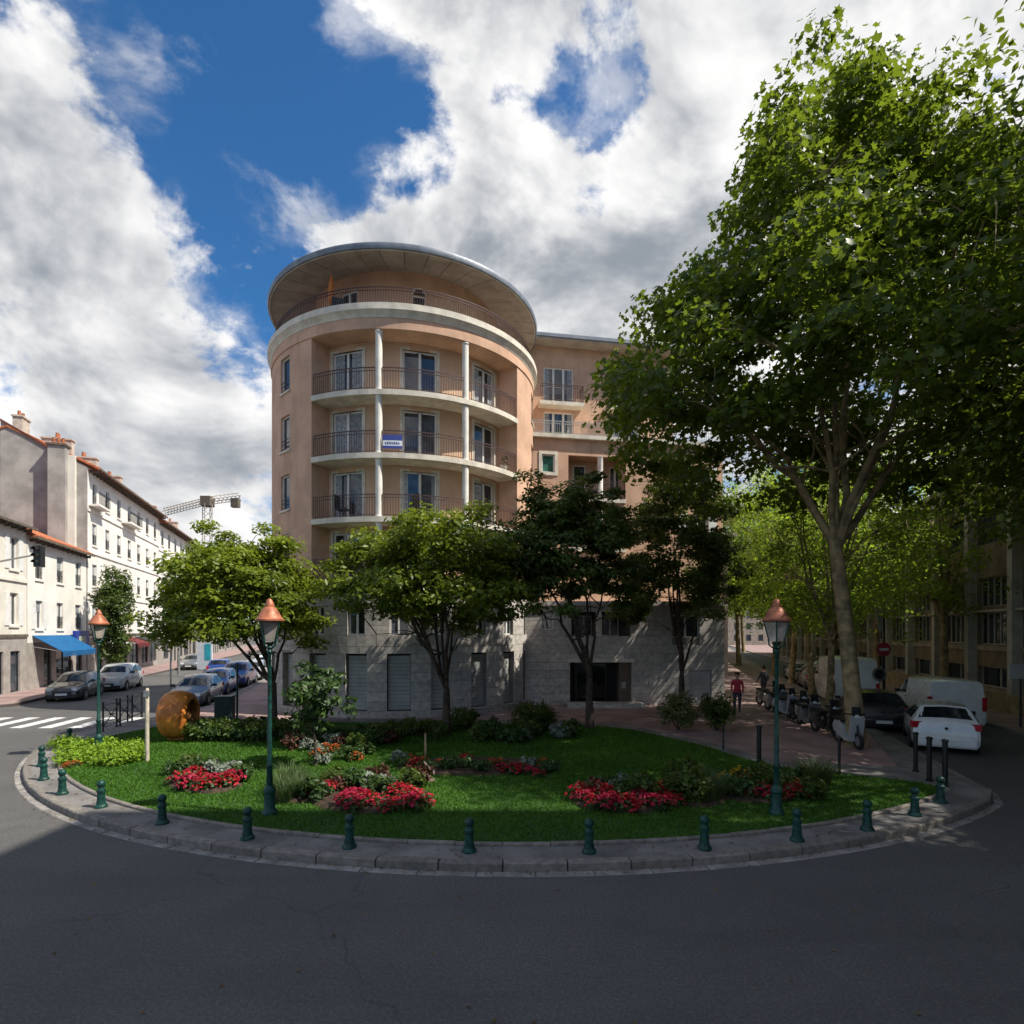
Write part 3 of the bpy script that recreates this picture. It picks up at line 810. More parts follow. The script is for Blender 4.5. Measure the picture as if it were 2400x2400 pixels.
# stone foot of the tower: openings with shutters, coursed blocks between them
gop = [(phi(727), phi(765)), (phi(811), phi(861)), (phi(907), phi(963)), (phi(1010), phi(1050)), (phi(1103), phi(1140)), (phi(1178), phi(1203)), (phi(1224), phi(1238))]
gop = [(R_(-62), R_(-54)), (R_(-45), R_(-37))] + gop + [(R_(92), R_(99))]
holes = [(a, c, .42, 2.78, .30) for a, c in gop] + [(a + (c-a)*.1, c - (c-a)*.1, 3.55, 4.75, .22) for a, c in gop]
mpB = tw_map(TR + .01)
MB().wall(mpB, UA, UB, 0.0, STONE_TOP, holes, .3, ST).build('base_wall', M_JOINT, house, smooth=40)
mpS = tw_map(TR + .05)
rs = random.Random(8)
def courses(mp, lo, hi, bands, holes, size, scale, parent, th=.05, nu=2):
    """coursed stone blocks, 6 mm joints, cut round the openings"""
    z = lo; row = 0
    while z < hi - .08:
        h = bands if not hasattr(bands, '__len__') else bands[min(row, len(bands)-1)]
        z1 = min(z + h, hi)
        zz0, zz1 = z + .007, z1 - .007; cuts = sorted((a, c) for (a, c, z0, z2, *_) in holes if z0 < (zz1 - .02) and z2 > (zz0 + .02))
        # split a course where an opening begins or ends inside it is avoided by the band list
        segs = []; u = mp.u0
        for a, c in cuts:
            if a > u: segs.append((u, min(a, mp.u1)))
            u = max(u, c)
        if u < mp.u1: segs.append((u, mp.u1))
        for a, c in segs:
            L = (c - a) * scale
            if L < .04: continue
            n = max(1, int(round(L / size))); jit = [a] + [a + (c-a)*(k + (rs.uniform(-.15, .15) if L > size*1.5 else 0))/n for k in range(1, n)] + [c]
            for k in range(n):
                g = .006/scale
                MB().slab(mp.f, jit[k] + (g if k else 0), jit[k+1] - (g if k < n-1 else 0), rs.uniform(-.004, .004), th, zz0, zz1, nu).build('stone_block', M_STONE, parent)
        z = z1; row += 1
class WM: pass
wm = WM(); wm.f = mpS; wm.u0, wm.u1 = R_(-58), R_(80)
bandsL = [.42] + [(2.78-.42)/6]*6 + [.30, .47] + [.40]*3 + [.55]
courses(wm, 0.0, STONE_TOP, bandsL, holes, .85, TR, house)
ringpart('string_course', [(TR - .1, 5.28), (TR + .10, 5.30), (TR + .12, 5.42), (TR + .04, 5.50), (TR - .1, 5.50)], M_CREAM, UA, UB, 80)
for a, c in gop:
    o = MB(); n = 14
    for k in range(n):
        z0 = .45 + k * (2.70 - .45)/n; o.slab(mpB, a + .002, c - .002, .22, .25, z0 + .005, z0 + (2.25/n) - .006, 2)
    tag(o.build('shutter', M_SHUT, house), kind='stuff')
    MB().slab(mpB, a, c, .245, .26, .42, 2.78, 2).build('shutter_backing', M_DARK, house)
    MB().slab(mpB, a - .012, c + .012, -.10, .28, .34, .418, 2).build('window_sill', M_STONE, house)
    a2, c2 = a + (c-a)*.1, c - (c-a)*.1
    window(house, mpB, a2, c2, 3.55, 4.75, .14, 2, w=.06, scale=TR)

# ------------------------------------------------------------------ the wing
WA = math.atan2(.168, .986)
wo = (0.55, 29.36)
mpW = straight(wo, WA)
WL = 11.2
def u_on(px, d):
    """distance along the wing's front (set back by d) for a photo column"""
    s = (px - 1200)/FPX; ox, oy, _ = mpW(0, d, 0); ux, uy = math.cos(WA), math.sin(WA)
    return (s*oy - ox)/(ux - s*uy)
def zw(px, py, d):
    _, oy, _ = mpW(u_on(px, d), d, 0); return z_at(py, oy)
T_TOP = 13.78
logA, logB = u_on(1332, 0), u_on(1466, 0); lz0, lz1 = zw(1380, 1168, 0), zw(1380, 1069, 0)
swin = (u_on(1270, 0), u_on(1300, 0), zw(1285, 1107, 0), zw(1285, 1065, 0))
rwin = (u_on(1611, 0), u_on(1659, 0), zw(1635, 1168, 0), zw(1635, 1093, 0))
floors = [lz0, lz0 - 2.62]
holes = [(logA, logB, f, f + lz1 - lz0, 1.1) for f in floors] + [(swin[0], swin[1], swin[2] - k*2.62, swin[3] - k*2.62) for k in (0, 1)] + [(rwin[0], rwin[1], rwin[2] - k*2.62, rwin[3] - k*2.62) for k in (0, 1)]
MB().wall(mpW, 0, WL, 4.6, T_TOP, holes, .2).build('wing_wall', M_STUC, house)
for k in (0, 1):
    a, c, z0, z1 = swin[0], swin[1], swin[2] - k*2.62, swin[3] - k*2.62
    window(house, mpW, a, c, z0, z1, .1, 1, w=.06, glass=glass_mat('green_glass', (.03, .09, .07)))
    b = MB()
    b.slab(mpW, a-.16, a, -.04, .05, z0-.16, z1+.16); b.slab(mpW, c, c+.16, -.04, .05, z0-.16, z1+.16); b.slab(mpW, a, c, -.04, .05, z1, z1+.16); b.slab(mpW, a, c, -.06, .05, z0-.16, z0)
    b.build('window_surround', M_CREAM, house)
    a, c, z0, z1 = rwin[0], rwin[1], rwin[2] - k*2.62, rwin[3] - k*2.62
    window(house, mpW, a, c, z0, z1, .1, 2, w=.07)
    for (p, q) in ((a - .5, a - .03), (c + .03, c + .5)):
        MB().slab(mpW, p, q, -.05, -.005, z0, z1).build('shutter', M_FRAME, house)
    f = floors[k]
    MB().slab(mpW, logA + .01, logB - .01, -.12, 1.08, f - .2, f).build('balcony_slab', M_CREAM, house)
    cu = u_on(1407, .1); cc = mpW(cu, .13, 0)
    MB().lathe([(.18, f + .002), (.15, f+.06), (.15, f+lz1-lz0-.08), (.18, f+lz1-lz0-.004)], 16, (cc[0], cc[1], 0)).build('column', M_WCOL, house, smooth=40)
    railing(mpW, logA + .03, cu - .16, f, .95, 1.0); railing(mpW, cu + .16, logB - .03, f, .95, 1.0)
    dd = [(u_on(1343, 1.1) , u_on(1373, 1.1)), (u_on(1428, 1.1), u_on(1455, 1.1))]
    MB().wall(lambda u, d, z: mpW(u, d + 1.1, z), logA - .1, logB + .1, f - .05, f + lz1 - lz0 + .05, [(p, q, f + .02, f + 2.05) for p, q in dd], .12).build('recess_wall', M_STUC2, house)
    for p, q in dd: window(house, lambda u, d, z: mpW(u, d + 1.1, z), p, q, f + .02, f + 2.05, .06, 2 if p > 3.5 else 1, w=.07)
MB().slab(mpW, -.3, WL + .15, -.22, 2.4, T_TOP, T_TOP + .2).build('terrace_cornice', M_CREAM, house)
railing(mpW, 0.3, WL, T_TOP + .2, .7, 1.0, -.1, m=M_STEEL)
# side wall of the wing, facing the street on the right
mpE = straight(mpW(WL, 0, 0)[:2], WA + math.pi/2)
hs = [(u, u + 1.2, z, z + 1.5) for u in (1.6, 5.0, 8.6) for z in (6.2, 8.9, 11.5)]
MB().wall(mpE, 0, 12, 4.6, T_TOP, hs, .2).build('side_wall', M_STUC, house)
for (a, c, z0, z1) in hs: window(house, mpE, a, c, z0, z1, .1, 2, w=.07)
MB().slab(mpE, .2, 1.5, -1.0, 0, 9.0, 9.2).build('side_balcony', M_CREAM, house)
railing(mpE, .2, 1.5, 9.2, .9, 1.0, -.95)
# set-back upper storeys
mpU = lambda u, d, z: mpW(u, d + 2.3, z)
EAVE = 19.75
u1a, u1b = u_on(1274, 2.3), u_on(1344, 2.3); zb0 = zw(1310, 940, 1.7); zb1 = zw(1310, 862, 2.3)
u2a, u2b = u_on(1428, 2.3), u_on(1500, 2.3)
tz0, tz1 = T_TOP + .25, zw(1310, 966, 2.3)
ups = [(u1a, u1b), (u2a, u2b)]
holes = [(p, q, z0, z1) for p, q in ups for (z0, z1) in ((zb0, zb1), (tz0, tz1))]
UL = 9.4
MB().wall(mpU, -1.2, UL, T_TOP + .15, EAVE, holes, .2).build('upper_wall', M_STUC, house)
for (a, c, z0, z1) in holes: window(house, mpU, a, c, z0, z1, .1, 3, w=.075, bars=1 if z0 == zb0 else 0, curtain=.4)
for p, q in ups:
    MB().slab(mpU, p - .35, q + .45, -.65, 0, zb0 - .22, zb0 - .02).build('balcony_slab', M_CREAM, house)
    railing(mpU, p - .3, q + .4, zb0 - .02, .95, 1.0, -.62)
    railing(lambda u, d, z: mpU(q + .4 + d, -u, z), 0.03, .6, zb0 - .02, .95, 1.0, -.02)
mpUE = straight(mpU(UL, 0, 0)[:2], WA + math.pi/2)
MB().wall(mpUE, 0, 9, T_TOP + .15, EAVE).build('side_wall', M_STUC, house)
MB().slab(mpU, -1.5, UL + .8, -.85, 9.5, EAVE, EAVE + .1).build('eave_soffit', M_SOFF, house)
MB().slab(mpU, -1.5, UL + .85, -.93, 9.6, EAVE + .1, EAVE + .28).build('wing_roof', M_ZINC, house)
b = MB(); p0 = mpU(-.4, -.05, 0); b.tube([(p0[0], p0[1], 5), (p0[0], p0[1], EAVE)], .05, 8); b.build('drainpipe', M_STEEL, house, smooth=40)

# stone entrance storey in front of the wing
eo = (0.62, 27.5); mpP = straight(eo, R_(1.5))
up = lambda px: ((px-1200)/FPX*eo[1] - eo[0]) / (math.cos(R_(1.5)) - (px-1200)/FPX*math.sin(R_(1.5)))
zp = lambda py: z_at(py, eo[1] + .1)
PW = up(1698); PT = 4.95
e_door = (up(1336), up(1480), -.02, 2.2, .9); e_log = (up(1339), up(1478), zp(1491), zp(1434), 1.2)
e_win = (up(1270), up(1297), zp(1476), zp(1436), .25); e_gar = (up(1615), up(1668), .3, zp(1571), .25); e_gw = (up(1575), up(1640), 3.4, 4.5, .25)
holes = [e_door, e_log, e_win, e_gar, e_gw]
mpPj = lambda u, d, z: mpP(u, d + .04, z)
MB().wall(mpPj, 0, PW, 0, PT, holes, .3).build('entrance_wall', M_JOINT, house)
wm2 = WM(); wm2.f = mpP; wm2.u0, wm2.u1 = 0, PW
zl = sorted({0, e_gar[2], e_gar[3], e_door[3], e_log[2], e_log[3], e_win[2], PT})
bands = []
for a, c in zip(zl, zl[1:]):
    n = max(1, int(round((c - a)/.42))); bands += [(c-a)/n]*n
courses(wm2, 0.0, PT, bands, holes, .95, 1.0, house, .045, 1)
MB().slab(mpP, -.1, PW + .12, -.12, 3.6, PT, PT + .22).build('entrance_roof', M_STONE, house)
mpPE = straight(mpP(PW, 0, 0)[:2], R_(1.5) + math.pi/2)
MB().wall(mpPE, 0, 14, 0, PT).build('entrance_side_wall', M_STONE, house)
# doors, glass and loggia
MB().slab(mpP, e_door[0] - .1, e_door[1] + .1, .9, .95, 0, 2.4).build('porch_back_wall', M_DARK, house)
dm = mat('dark_door', (.02, .018, .017), .4, .1, 4.0)
dw = window(house, mpP, e_door[0] + .35, e_door[0] + 1.95, .14, 2.15, .82, 2, fr=dm, w=.09, glass=glass_mat('door_glass', (.015, .018, .02)), name='entrance_door')
for s in (-.06, .06):
    um = e_door[0] + 1.15 + s; p0 = mpP(um, .76, 0); MB().tube([(p0[0], p0[1], .9), (p0[0], p0[1], 1.3)], .018, 6).build('door_handle', M_STEEL, dw)
MB().slab(mpP, e_door[1] - .55, e_door[1] - .005, .3, .88, .13, 2.19).build('porch_pier', mat('brown_render', (.16, .12, .09), .9, .1, 2), house)
MB().slab(mpP, e_door[0] - .12, e_door[1] + .12, -.14, -.003, 2.2, 2.36).build('porch_lintel', M_CREAM, house)
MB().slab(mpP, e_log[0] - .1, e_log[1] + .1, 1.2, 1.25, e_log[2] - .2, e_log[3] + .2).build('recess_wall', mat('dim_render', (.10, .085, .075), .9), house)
pcu = up(1404); MB().slab(mpP, pcu - .13, pcu + .13, -.01, .25, e_log[2], e_log[3]).build('pillar', M_CREAM, house)
railing(mpP, e_log[0] + .03, pcu - .15, e_log[2], .5, 1.0, .1); railing(mpP, pcu + .15, e_log[1] - .03, e_log[2], .5, 1.0, .1)
for (p, q) in ((e_log[0] + .3, e_log[0] + 1.2), (pcu + .3, pcu + 1.2)): window(house, mpP, p, q, e_log[2], e_log[3] - .15, 1.15, 2, w=.06)
window(house, mpP, e_win[0], e_win[1], e_win[2], e_win[3], .15, 1, w=.06)
window(house, mpP, e_gw[0], e_gw[1], e_gw[2], e_gw[3], .15, 2, w=.06)
o = MB()
for k in range(12):
    z0 = e_gar[2] + k*(e_gar[3]-e_gar[2])/12; o.slab(mpP, e_gar[0], e_gar[1], .18, .22, z0 + .005, z0 + (e_gar[3]-e_gar[2])/12 - .006)
tag(o.build('shutter', M_SHUT, house), kind='stuff')
MB().slab(mpP, up(1455) + .1, up(1455) + .3, .285, .3, .9, 1.2).build('letter_plate', M_STEEL, house)
for k, (y0, h) in enumerate(((2.2, .135), (1.5, .27))):
    pass
st = thing('entrance_steps', 'low stone steps before the dark entrance of the apricot house', 'steps', (4.4, 26.6, PZ), world=True)
for k, (dp, z) in enumerate(((1.3, .07), (.9, .14))):
    MB().slab(mpP, up(1325), up(1500), -dp, -.02, PZ + .005, PZ + z + k*.02).build('step', M_STONE, st)

# small things on the balconies and the terrace
b = MB(); sg0, sg1 = phi(897), phi(943)
bn = thing('balcony_banner', 'blue and white banner hung on the middle balcony railing', 'banner', mpT((sg0+sg1)/2, -.03, 11.4), world=True)
MB().slab(mpT, sg0, sg1, -.012, -.004, 11.33, 11.55, 4).build('white_field', mat('banner_white', (.75, .76, .78), .7, .04), bn)
MB().slab(mpT, sg0, sg1, -.012, -.004, 11.55, 11.78, 4).build('blue_field', mat('banner_blue', (.045, .07, .30), .7, .06), bn)
MB().slab(mpT, sg0, sg1, -.012, -.004, 11.22, 11.33, 4).build('blue_edge', mat('banner_blue', (.045, .07, .30)), bn)
bu = MB()
for k in range(7):
    u = sg0 + (sg1-sg0)*(.12 + .11*k); bu.slab(mpT, u, u + (sg1-sg0)*.07, -.016, -.013, 11.39, 11.39 + (.1 if k % 3 else .08))
tag(bu.build('lettering', mat('banner_blue', (.045, .07, .30)), bn), kind='stuff')
x, y, z = mpT(phi(752, TR-.1), .75, 16.95)
pr = thing('parasol', 'folded orange parasol on the roof terrace of the tower', 'parasol', (x, y, 16.95))
MB().lathe([(.22, 0), (.22, .05), (.03, .08), (.02, 2.1)], 12).build('pole', M_DARK, pr, smooth=40)
MB().lathe([(.05, .85), (.12, .95), (.16, 1.2), (.10, 1.8), (.03, 2.15)], 12).build('folded_cloth', mat('orange_cloth', (.62, .20, .05), .9, .15, 6), pr, smooth=50)
for k, (px, f, lb) in enumerate(((790, 16.95, 'black garden chair on the roof terrace of the tower'), (800, FL[1], 'dark garden chair on the lowest visible left balcony'), (985, FL[1], 'dark garden chair on the lowest visible middle balcony'))):
    x, y, z = mpT(phi(px, TR-.4), .5, f)
    gc = thing('garden_chair', lb, 'chair', (x, y, f), .4 + k)
    MB().box((0, 0, .43), (.5, .5, .05)).build('seat', M_BLACK, gc); MB().box((0, .24, .75), (.5, .04, .6)).build('backrest', M_BLACK, gc)
    for sx_ in (-.22, .22):
        for sy_ in (-.22, .22): MB().tube([(sx_, sy_, 0), (sx_, sy_, .42)], .018, 6).build('leg', M_BLACK, gc)
x, y, z = mpT(phi(1180, TR-.3), .3, FL[2])
pl_ = thing('planter', 'white pot with a small plant on the right-hand balcony', 'planter', (x, y, FL[2]))
MB().lathe([(.12, 0), (.17, .3), (.18, .3), (.16, .29)], 12).build('pot', M_WCOL, pl_, smooth=40)
b = MB(); rr = random.Random(2)
for k in range(40):
    a = rr.uniform(0, 6.28); r = rr.uniform(0, .2); zz = .3 + rr.uniform(0, .45); d = .07
    b.add([(r*math.cos(a), r*math.sin(a), zz), (r*math.cos(a)+d, r*math.sin(a), zz+d), (r*math.cos(a)+d, r*math.sin(a)+d, zz+.02)], [(0, 1, 2)])
tag(b.build('leaves', mat('pot_leaf', (.05, .10, .03), .7), pl_), kind='stuff')

# ================================================================== trees and plants
M_PLANE = leaf_mat('plane_leaf', (.030, .062, .010), (.105, .150, .018), (.24, .33, .024), .46, .42, .62)
M_PLANE2 = leaf_mat('plane_leaf_backlit', (.040, .080, .012), (.150, .215, .024), (.40, .55, .045), .55, .45, .45)  # far crowns: backlight put into a brighter, more translucent leaf colour
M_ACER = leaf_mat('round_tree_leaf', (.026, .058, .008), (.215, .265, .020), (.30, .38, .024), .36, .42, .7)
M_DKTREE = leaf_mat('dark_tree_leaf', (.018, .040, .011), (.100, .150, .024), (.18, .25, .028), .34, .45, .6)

LEAF5 = np.array([(0, -.45, 0), (.34, -.32, .05), (.24, .0, .0), (.5, .22, .08), (.14, .26, -.02), (0, .58, .06), (-.14, .26, -.02), (-.5, .22, .08), (-.24, .0, .0), (-.34, -.32, .05)], float)
LEAF5F = np.array([(0, 1, 2), (0, 2, 8), (0, 8, 9), (2, 3, 4), (2, 4, 6), (2, 6, 8), (6, 7, 8), (4, 5, 6)])
LEAF2 = np.array([(0, -.5, 0), (.27, .0, .07), (0, .55, -.04), (-.27, .0, .07)], float)
LEAF2F = np.array([(0, 1, 2), (0, 2, 3)])

def frames(rg, nrm):
    """random in-plane spin for unit normals -> N x 3 x 3"""
    N = len(nrm); a = rg.normal(0, 1, (N, 3)); t1 = a - (a * nrm).sum(1, keepdims=True) * nrm
    t1 /= np.linalg.norm(t1, axis=1, keepdims=True) + 1e-9
    return np.stack([t1, np.cross(nrm, t1), nrm], axis=2)

def leaves(rg, centres, per, rad, size, shape, up=.9, out_c=None, flatz=.7, cl_rand=None):
    """leaf-sized faces round clump centres"""
    K = len(centres); N = K * per
    rad = np.broadcast_to(rad, (K,))
    off = rg.normal(0, 1, (N, 3)); off /= np.linalg.norm(off, axis=1, keepdims=True) + 1e-9
    off *= (rg.random((N, 1)) ** .45); off[:, 2] *= flatz
    P = np.repeat(centres, per, 0) + off * np.repeat(rad, per)[:, None]
    n = rg.normal(0, .75, (N, 3)); n[:, 2] += up
    n += off * .9
    if out_c is not None:
        o = P - out_c; o /= np.linalg.norm(o, axis=1, keepdims=True) + 1e-9; n += o * .35
    n /= np.linalg.norm(n, axis=1, keepdims=True) + 1e-9
    S, SF = shape; s = size * rg.uniform(.65, 1.25, N)
    M3 = frames(rg, n)
    V = np.einsum('nij,kj->nki', M3, S) * s[:, None, None] + P[:, None, :]
    F = (SF[None] + (np.arange(N) * len(S))[:, None, None]).reshape(-1, 3)
    cr = np.repeat(rg.random(K) if cl_rand is None else cl_rand, per)
    r = np.repeat(np.c_[rg.random(N), cr, np.zeros(N), np.ones(N)], len(S), axis=0)
    return V.reshape(-1, 3), F, r

def bez(a, b, c, n):
    return [tuple(np.array(a)*(1-t)**2 + 2*np.array(b)*t*(1-t) + np.array(c)*t*t) for t in np.linspace(0, 1, n)]

def tree_meshes(seed, trunk, r0, fork, cc, cr, nl, ncl, per, crad, lsize, shape, lmat, bark, zcut=-1.0, lumps=.16, inner=.5, up=.9, flatz=.7, sub=True, gaps=0.0, taper=0.0, rise=1.0, arch=0.0, elmax=1.0):
    """trunk: list of points up to the fork; cc, cr: crown centre and radii. Returns trunk, limbs and crown meshes"""
    rg = np.random.default_rng(seed); cc = np.array(cc, float); cr = np.array(cr, float)
    tb = MB(); n = len(trunk)
    rr = [r0 * (1.35 if i == 0 else 1.0) * (1 - .35 * i/(n-1)) for i in range(n)]
    pts = [tuple(p) for p in trunk]
    base = pts[0]; pts.insert(1, tuple(np.array(base) + (np.array(pts[1]) - np.array(base)) * .12)); rr.insert(1, r0 * 1.05)
    tb.tube(pts, rr, 12)
    lb = MB(); limbs = []
    top = np.array(trunk[-1])
    for k in range(nl):
        a = 2*np.pi*(k + rg.uniform(-.3, .3))/nl * (1.0 if nl < 6 else 2.0); el = rg.uniform(.1, elmax)
        tgt = cc + cr * np.array([np.cos(a)*np.cos(el)*.72, np.sin(a)*np.cos(el)*.72, np.sin(el)*.75])
        if taper: tgt[:2] = cc[:2] + (tgt[:2] - cc[:2]) * (1 - taper * np.sin(el) * .75)
        if k == 0: tgt = cc + cr * np.array([.05, .0, .82])
        st_ = top + (np.array(trunk[-2]) - top) * rg.uniform(0, .25)
        mid = st_ + (tgt - st_) * .45 + np.array([0, 0, .12 * np.linalg.norm(tgt - st_)]) * (.2 if k == 0 else rg.uniform(.2, .9)) * rise
        path = np.array(bez(st_, mid, tgt, 8)); path[1:-1] += rg.normal(0, .035 * np.linalg.norm(tgt-st_)/3, (6, 3))
        rad0 = r0 * rg.uniform(.38, .55)
        lb.tube([tuple(p) for p in path], list(np.linspace(rad0, rad0*.16, 8)), 8); limbs.append((path, np.linspace(rad0, rad0*.16, 8)))
        if sub:
            for q in range(3):
                i = rg.integers(2, 6); s0 = path[i]; d = rg.normal(0, 1, 3); d[2] = abs(d[2])*.7; d /= np.linalg.norm(d)
                e = s0 + d * cr * rg.uniform(.35, .6)
                p2 = np.array(bez(s0, s0 + (e - s0)*.5 + np.array([0, 0, .25]), e, 6)); p2[1:-1] += rg.normal(0, .06, (4, 3))
                r2 = rad0 * .42
                lb.tube([tuple(p) for p in p2], list(np.linspace(r2, r2*.2, 6)), 6); limbs.append((p2, np.linspace(r2, r2*.2, 6)))
    # clumps inside an uneven ellipsoid
    C = []
    ph = rg.uniform(0, 6.28, 6)
    while len(C) < ncl:
        d = rg.normal(0, 1, 3); d /= np.linalg.norm(d)
        az, el = np.arctan2(d[1], d[0]), np.arcsin(d[2])
        lump = 1 + lumps * (np.sin(3*az + ph[0] + 2*el) + .7*np.sin(5*az + ph[1] - 3*el) + .8*np.sin(4*el*2 + ph[2] + az)) * .6 + rg.normal(0, .03)
        rad = (inner**3 + (1 - inner**3) * rg.random()) ** (1/3) * lump
        p = d * rad
        if p[2] < zcut + .08*np.sin(4*az + ph[3]) + arch*max(0, 1 - (p[0]**2 + p[1]**2)): continue
        if gaps and np.sin(p[0]*4 + ph[4]) * np.sin(p[1]*4 + ph[5]) * np.sin(p[2]*5 + ph[0]) > 1 - gaps: continue
        if taper and p[2] > 0: p = p * np.array([1 - taper*p[2], 1 - taper*p[2], 1])
        C.append(cc + p * cr)
    C = np.array(C)
    LP = np.concatenate([p[2:] for p, _ in limbs])
    twg = MB()
    for c in C[::2]:
        d = np.linalg.norm(LP - c, axis=1); q = LP[d.argmin()]
        m = (q + c)/2 + np.array([0, 0, .12*d.min()]) + rg.normal(0, .04, 3)
        twg.tube([tuple(q), tuple(m), tuple(c)], [.028*r0/.25, .016*r0/.25, .006], 4, caps=False)
    V, F, r = leaves(rg, C, per, crad * rg.uniform(.75, 1.25, len(C)), lsize, shape, up, cc, flatz)
    bs = bark if isinstance(bark, (list, tuple)) else [bark]
    k = len(lb.v); lb.v += twg.v; lb.f += [tuple(i + k for i in q) for q in twg.f]; lb.m += twg.m
    return tb.mesh('trunk', bs[0], smooth=60), lb.mesh('limbs', bs[-1], smooth=60), np_mesh('crown', V, F, lmat, r)

def plant_tree(name, label, loc, meshes, group=None, rz=0.0, s=1.0, cat='tree'):
    t_ = thing(name, label, cat, loc, rz, group); t_.scale = (s, s, s)
    link('trunk', meshes[0], t_); tag(link('limbs', meshes[1], t_), kind='stuff'); tag(link('crown', meshes[2], t_), kind='stuff')
    return t_

# --- the big plane tree in front, and its row
fx, fy = 10.75, 17.7
fk = z_at(1275, fy) - PZ
lean = X_at(1962, fy) - fx
PLA = tree_meshes(21, [(0, 0, -.05), (lean*.2, 0, 1.6), (lean*.45, .05, 3.4), (lean*.85, .1, fk - .7), (lean, .1, fk)], .27, fk, (-.2, .2, 11.0), (7.8, 6.6, 9.7), 10, 620, 80, .95, .235, (LEAF5, LEAF5F), M_PLANE, M_PLANEBARK, zcut=-.24, lumps=.17, inner=.40, flatz=.5, taper=.50, gaps=.55)
plant_tree('plane_tree', 'big leaning plane tree with mottled trunk, nearest the white car', (fx, fy, PZ), PLA, 'plane trees along the street on the right')
PLB = tree_meshes(33, [(0, 0, -.05), (.05, 0, 2.0), (.15, .05, 4.2), (.2, .1, 6.0)], .30, 6, (.2, 0, 12.2), (7.2, 7.0, 8.8), 9, 520, 60, .95, .23, (LEAF2, LEAF2F), M_PLANE, M_PLANEBARK, zcut=-.55, lumps=.14, inner=.45)
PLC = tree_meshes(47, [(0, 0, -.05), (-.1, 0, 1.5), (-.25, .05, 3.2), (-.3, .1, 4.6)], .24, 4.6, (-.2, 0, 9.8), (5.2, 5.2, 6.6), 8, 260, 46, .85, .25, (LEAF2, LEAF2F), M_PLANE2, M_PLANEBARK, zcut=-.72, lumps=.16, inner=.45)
gp = 'plane trees along the street on the right'
plant_tree('plane_tree', 'tall plane tree at the right edge, its branches hanging in from the corner', (20.5, 18.5, PZ), PLB, gp, .6, 1.0)
plant_tree('plane_tree', 'plane tree beyond the right edge, its outer leaves along the picture edge', (16.0, 12.2, PZ), PLB, gp, 2.4, .95)
# invented block, unseen beyond the right edge, added to shade the near road
ch = thing('added_shade_block', 'unseen tall block added beyond the right edge to shade the near road', 'building', (11, 6.2, 0), world=True)
mpc = straight((11.0, 6.2), R_(-90))
chh = [(u, u + 1.2, z, z + 1.7) for u in np.arange(1.4, 27, 2.9) for z in np.arange(4.2, 23, 3.0)]
MB().wall(mpc, 0, 28, 0, 25, chh, .2).build('wall', M_CREAM, ch)
for (a, c, z0, z1) in chh: MB().slab(mpc, a, c, .12, .14, z0, z1).build('window', M_GLASS, ch)
MB().bbox(11.2, 22, -21, 6.18, 0, 24.9).build('rear_wall', M_CREAM, ch)
MB().bbox(10.7, 22.4, -21.4, 6.5, 25.0, 25.4).build('roof', M_ZINC, ch)
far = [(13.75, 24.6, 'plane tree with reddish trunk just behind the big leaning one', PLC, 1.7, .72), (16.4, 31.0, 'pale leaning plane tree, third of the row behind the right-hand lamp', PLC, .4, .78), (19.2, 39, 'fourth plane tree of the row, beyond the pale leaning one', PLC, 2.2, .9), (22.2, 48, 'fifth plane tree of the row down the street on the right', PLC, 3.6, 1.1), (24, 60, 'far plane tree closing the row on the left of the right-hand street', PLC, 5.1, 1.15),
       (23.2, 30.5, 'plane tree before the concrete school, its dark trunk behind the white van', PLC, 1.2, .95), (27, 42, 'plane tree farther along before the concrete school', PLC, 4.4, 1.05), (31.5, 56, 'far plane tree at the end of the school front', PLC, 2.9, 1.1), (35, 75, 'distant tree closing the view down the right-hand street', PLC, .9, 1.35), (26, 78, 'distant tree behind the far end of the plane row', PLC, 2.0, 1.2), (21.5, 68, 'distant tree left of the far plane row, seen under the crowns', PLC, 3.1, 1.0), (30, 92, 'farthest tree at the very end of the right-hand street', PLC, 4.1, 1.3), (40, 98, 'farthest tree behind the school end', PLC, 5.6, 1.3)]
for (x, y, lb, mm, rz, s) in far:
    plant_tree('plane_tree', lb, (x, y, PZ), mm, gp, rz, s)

# --- the four round-headed trees on the green
def round_tree(px, py, zb, box, lab, seed, fork_py, lm, ncl=190, per=75, nl=6, lsz=.19, s=1.0, lean=0.0, depth=None):
    x, y = G(px, py, zb); x0, x1, yt, yb_ = box
    sc = y / FPX; w = (x1 - x0) * sc / 2; cxx = ((x0 + x1)/2 - 1200) * sc - x
    zt, zl = z_at(yt, y) - zb, z_at(yb_, y) - zb
    fk = z_at(fork_py, y) - zb
    cz = zl + (zt - zl) * .36; rz_ = zt - cz
    mm = tree_meshes(seed, [(0, 0, -.04), (lean*.3, 0, fk*.4), (lean*.7, .02, fk*.8), (lean, .03, fk)], .16, fk, (cxx, .1, cz), (w*.93, (depth or w*.9), rz_*.95), nl, ncl, per, w*.20, lsz, (LEAF2, LEAF2F), lm, M_BARK, zcut=-(cz - zl)/rz_, lumps=.26, inner=.55, flatz=.45, up=1.2, rise=.25, arch=.38, elmax=.6)
    return plant_tree('round_tree', lab, (x, y, zb), mm, 'round-headed trees in front of the apricot house')
round_tree(640, 1712, LZ, (362, 770, 1246, 1530), 'sunlit round-headed tree, leftmost of the four, behind the left lamp', 61, 1600, M_ACER, 230, 140)
round_tree(1046, 1722, LZ, (775, 1245, 1198, 1478), 'round-headed tree with a forked trunk before the grey shutters', 62, 1612, M_ACER, 250, 140, 7)
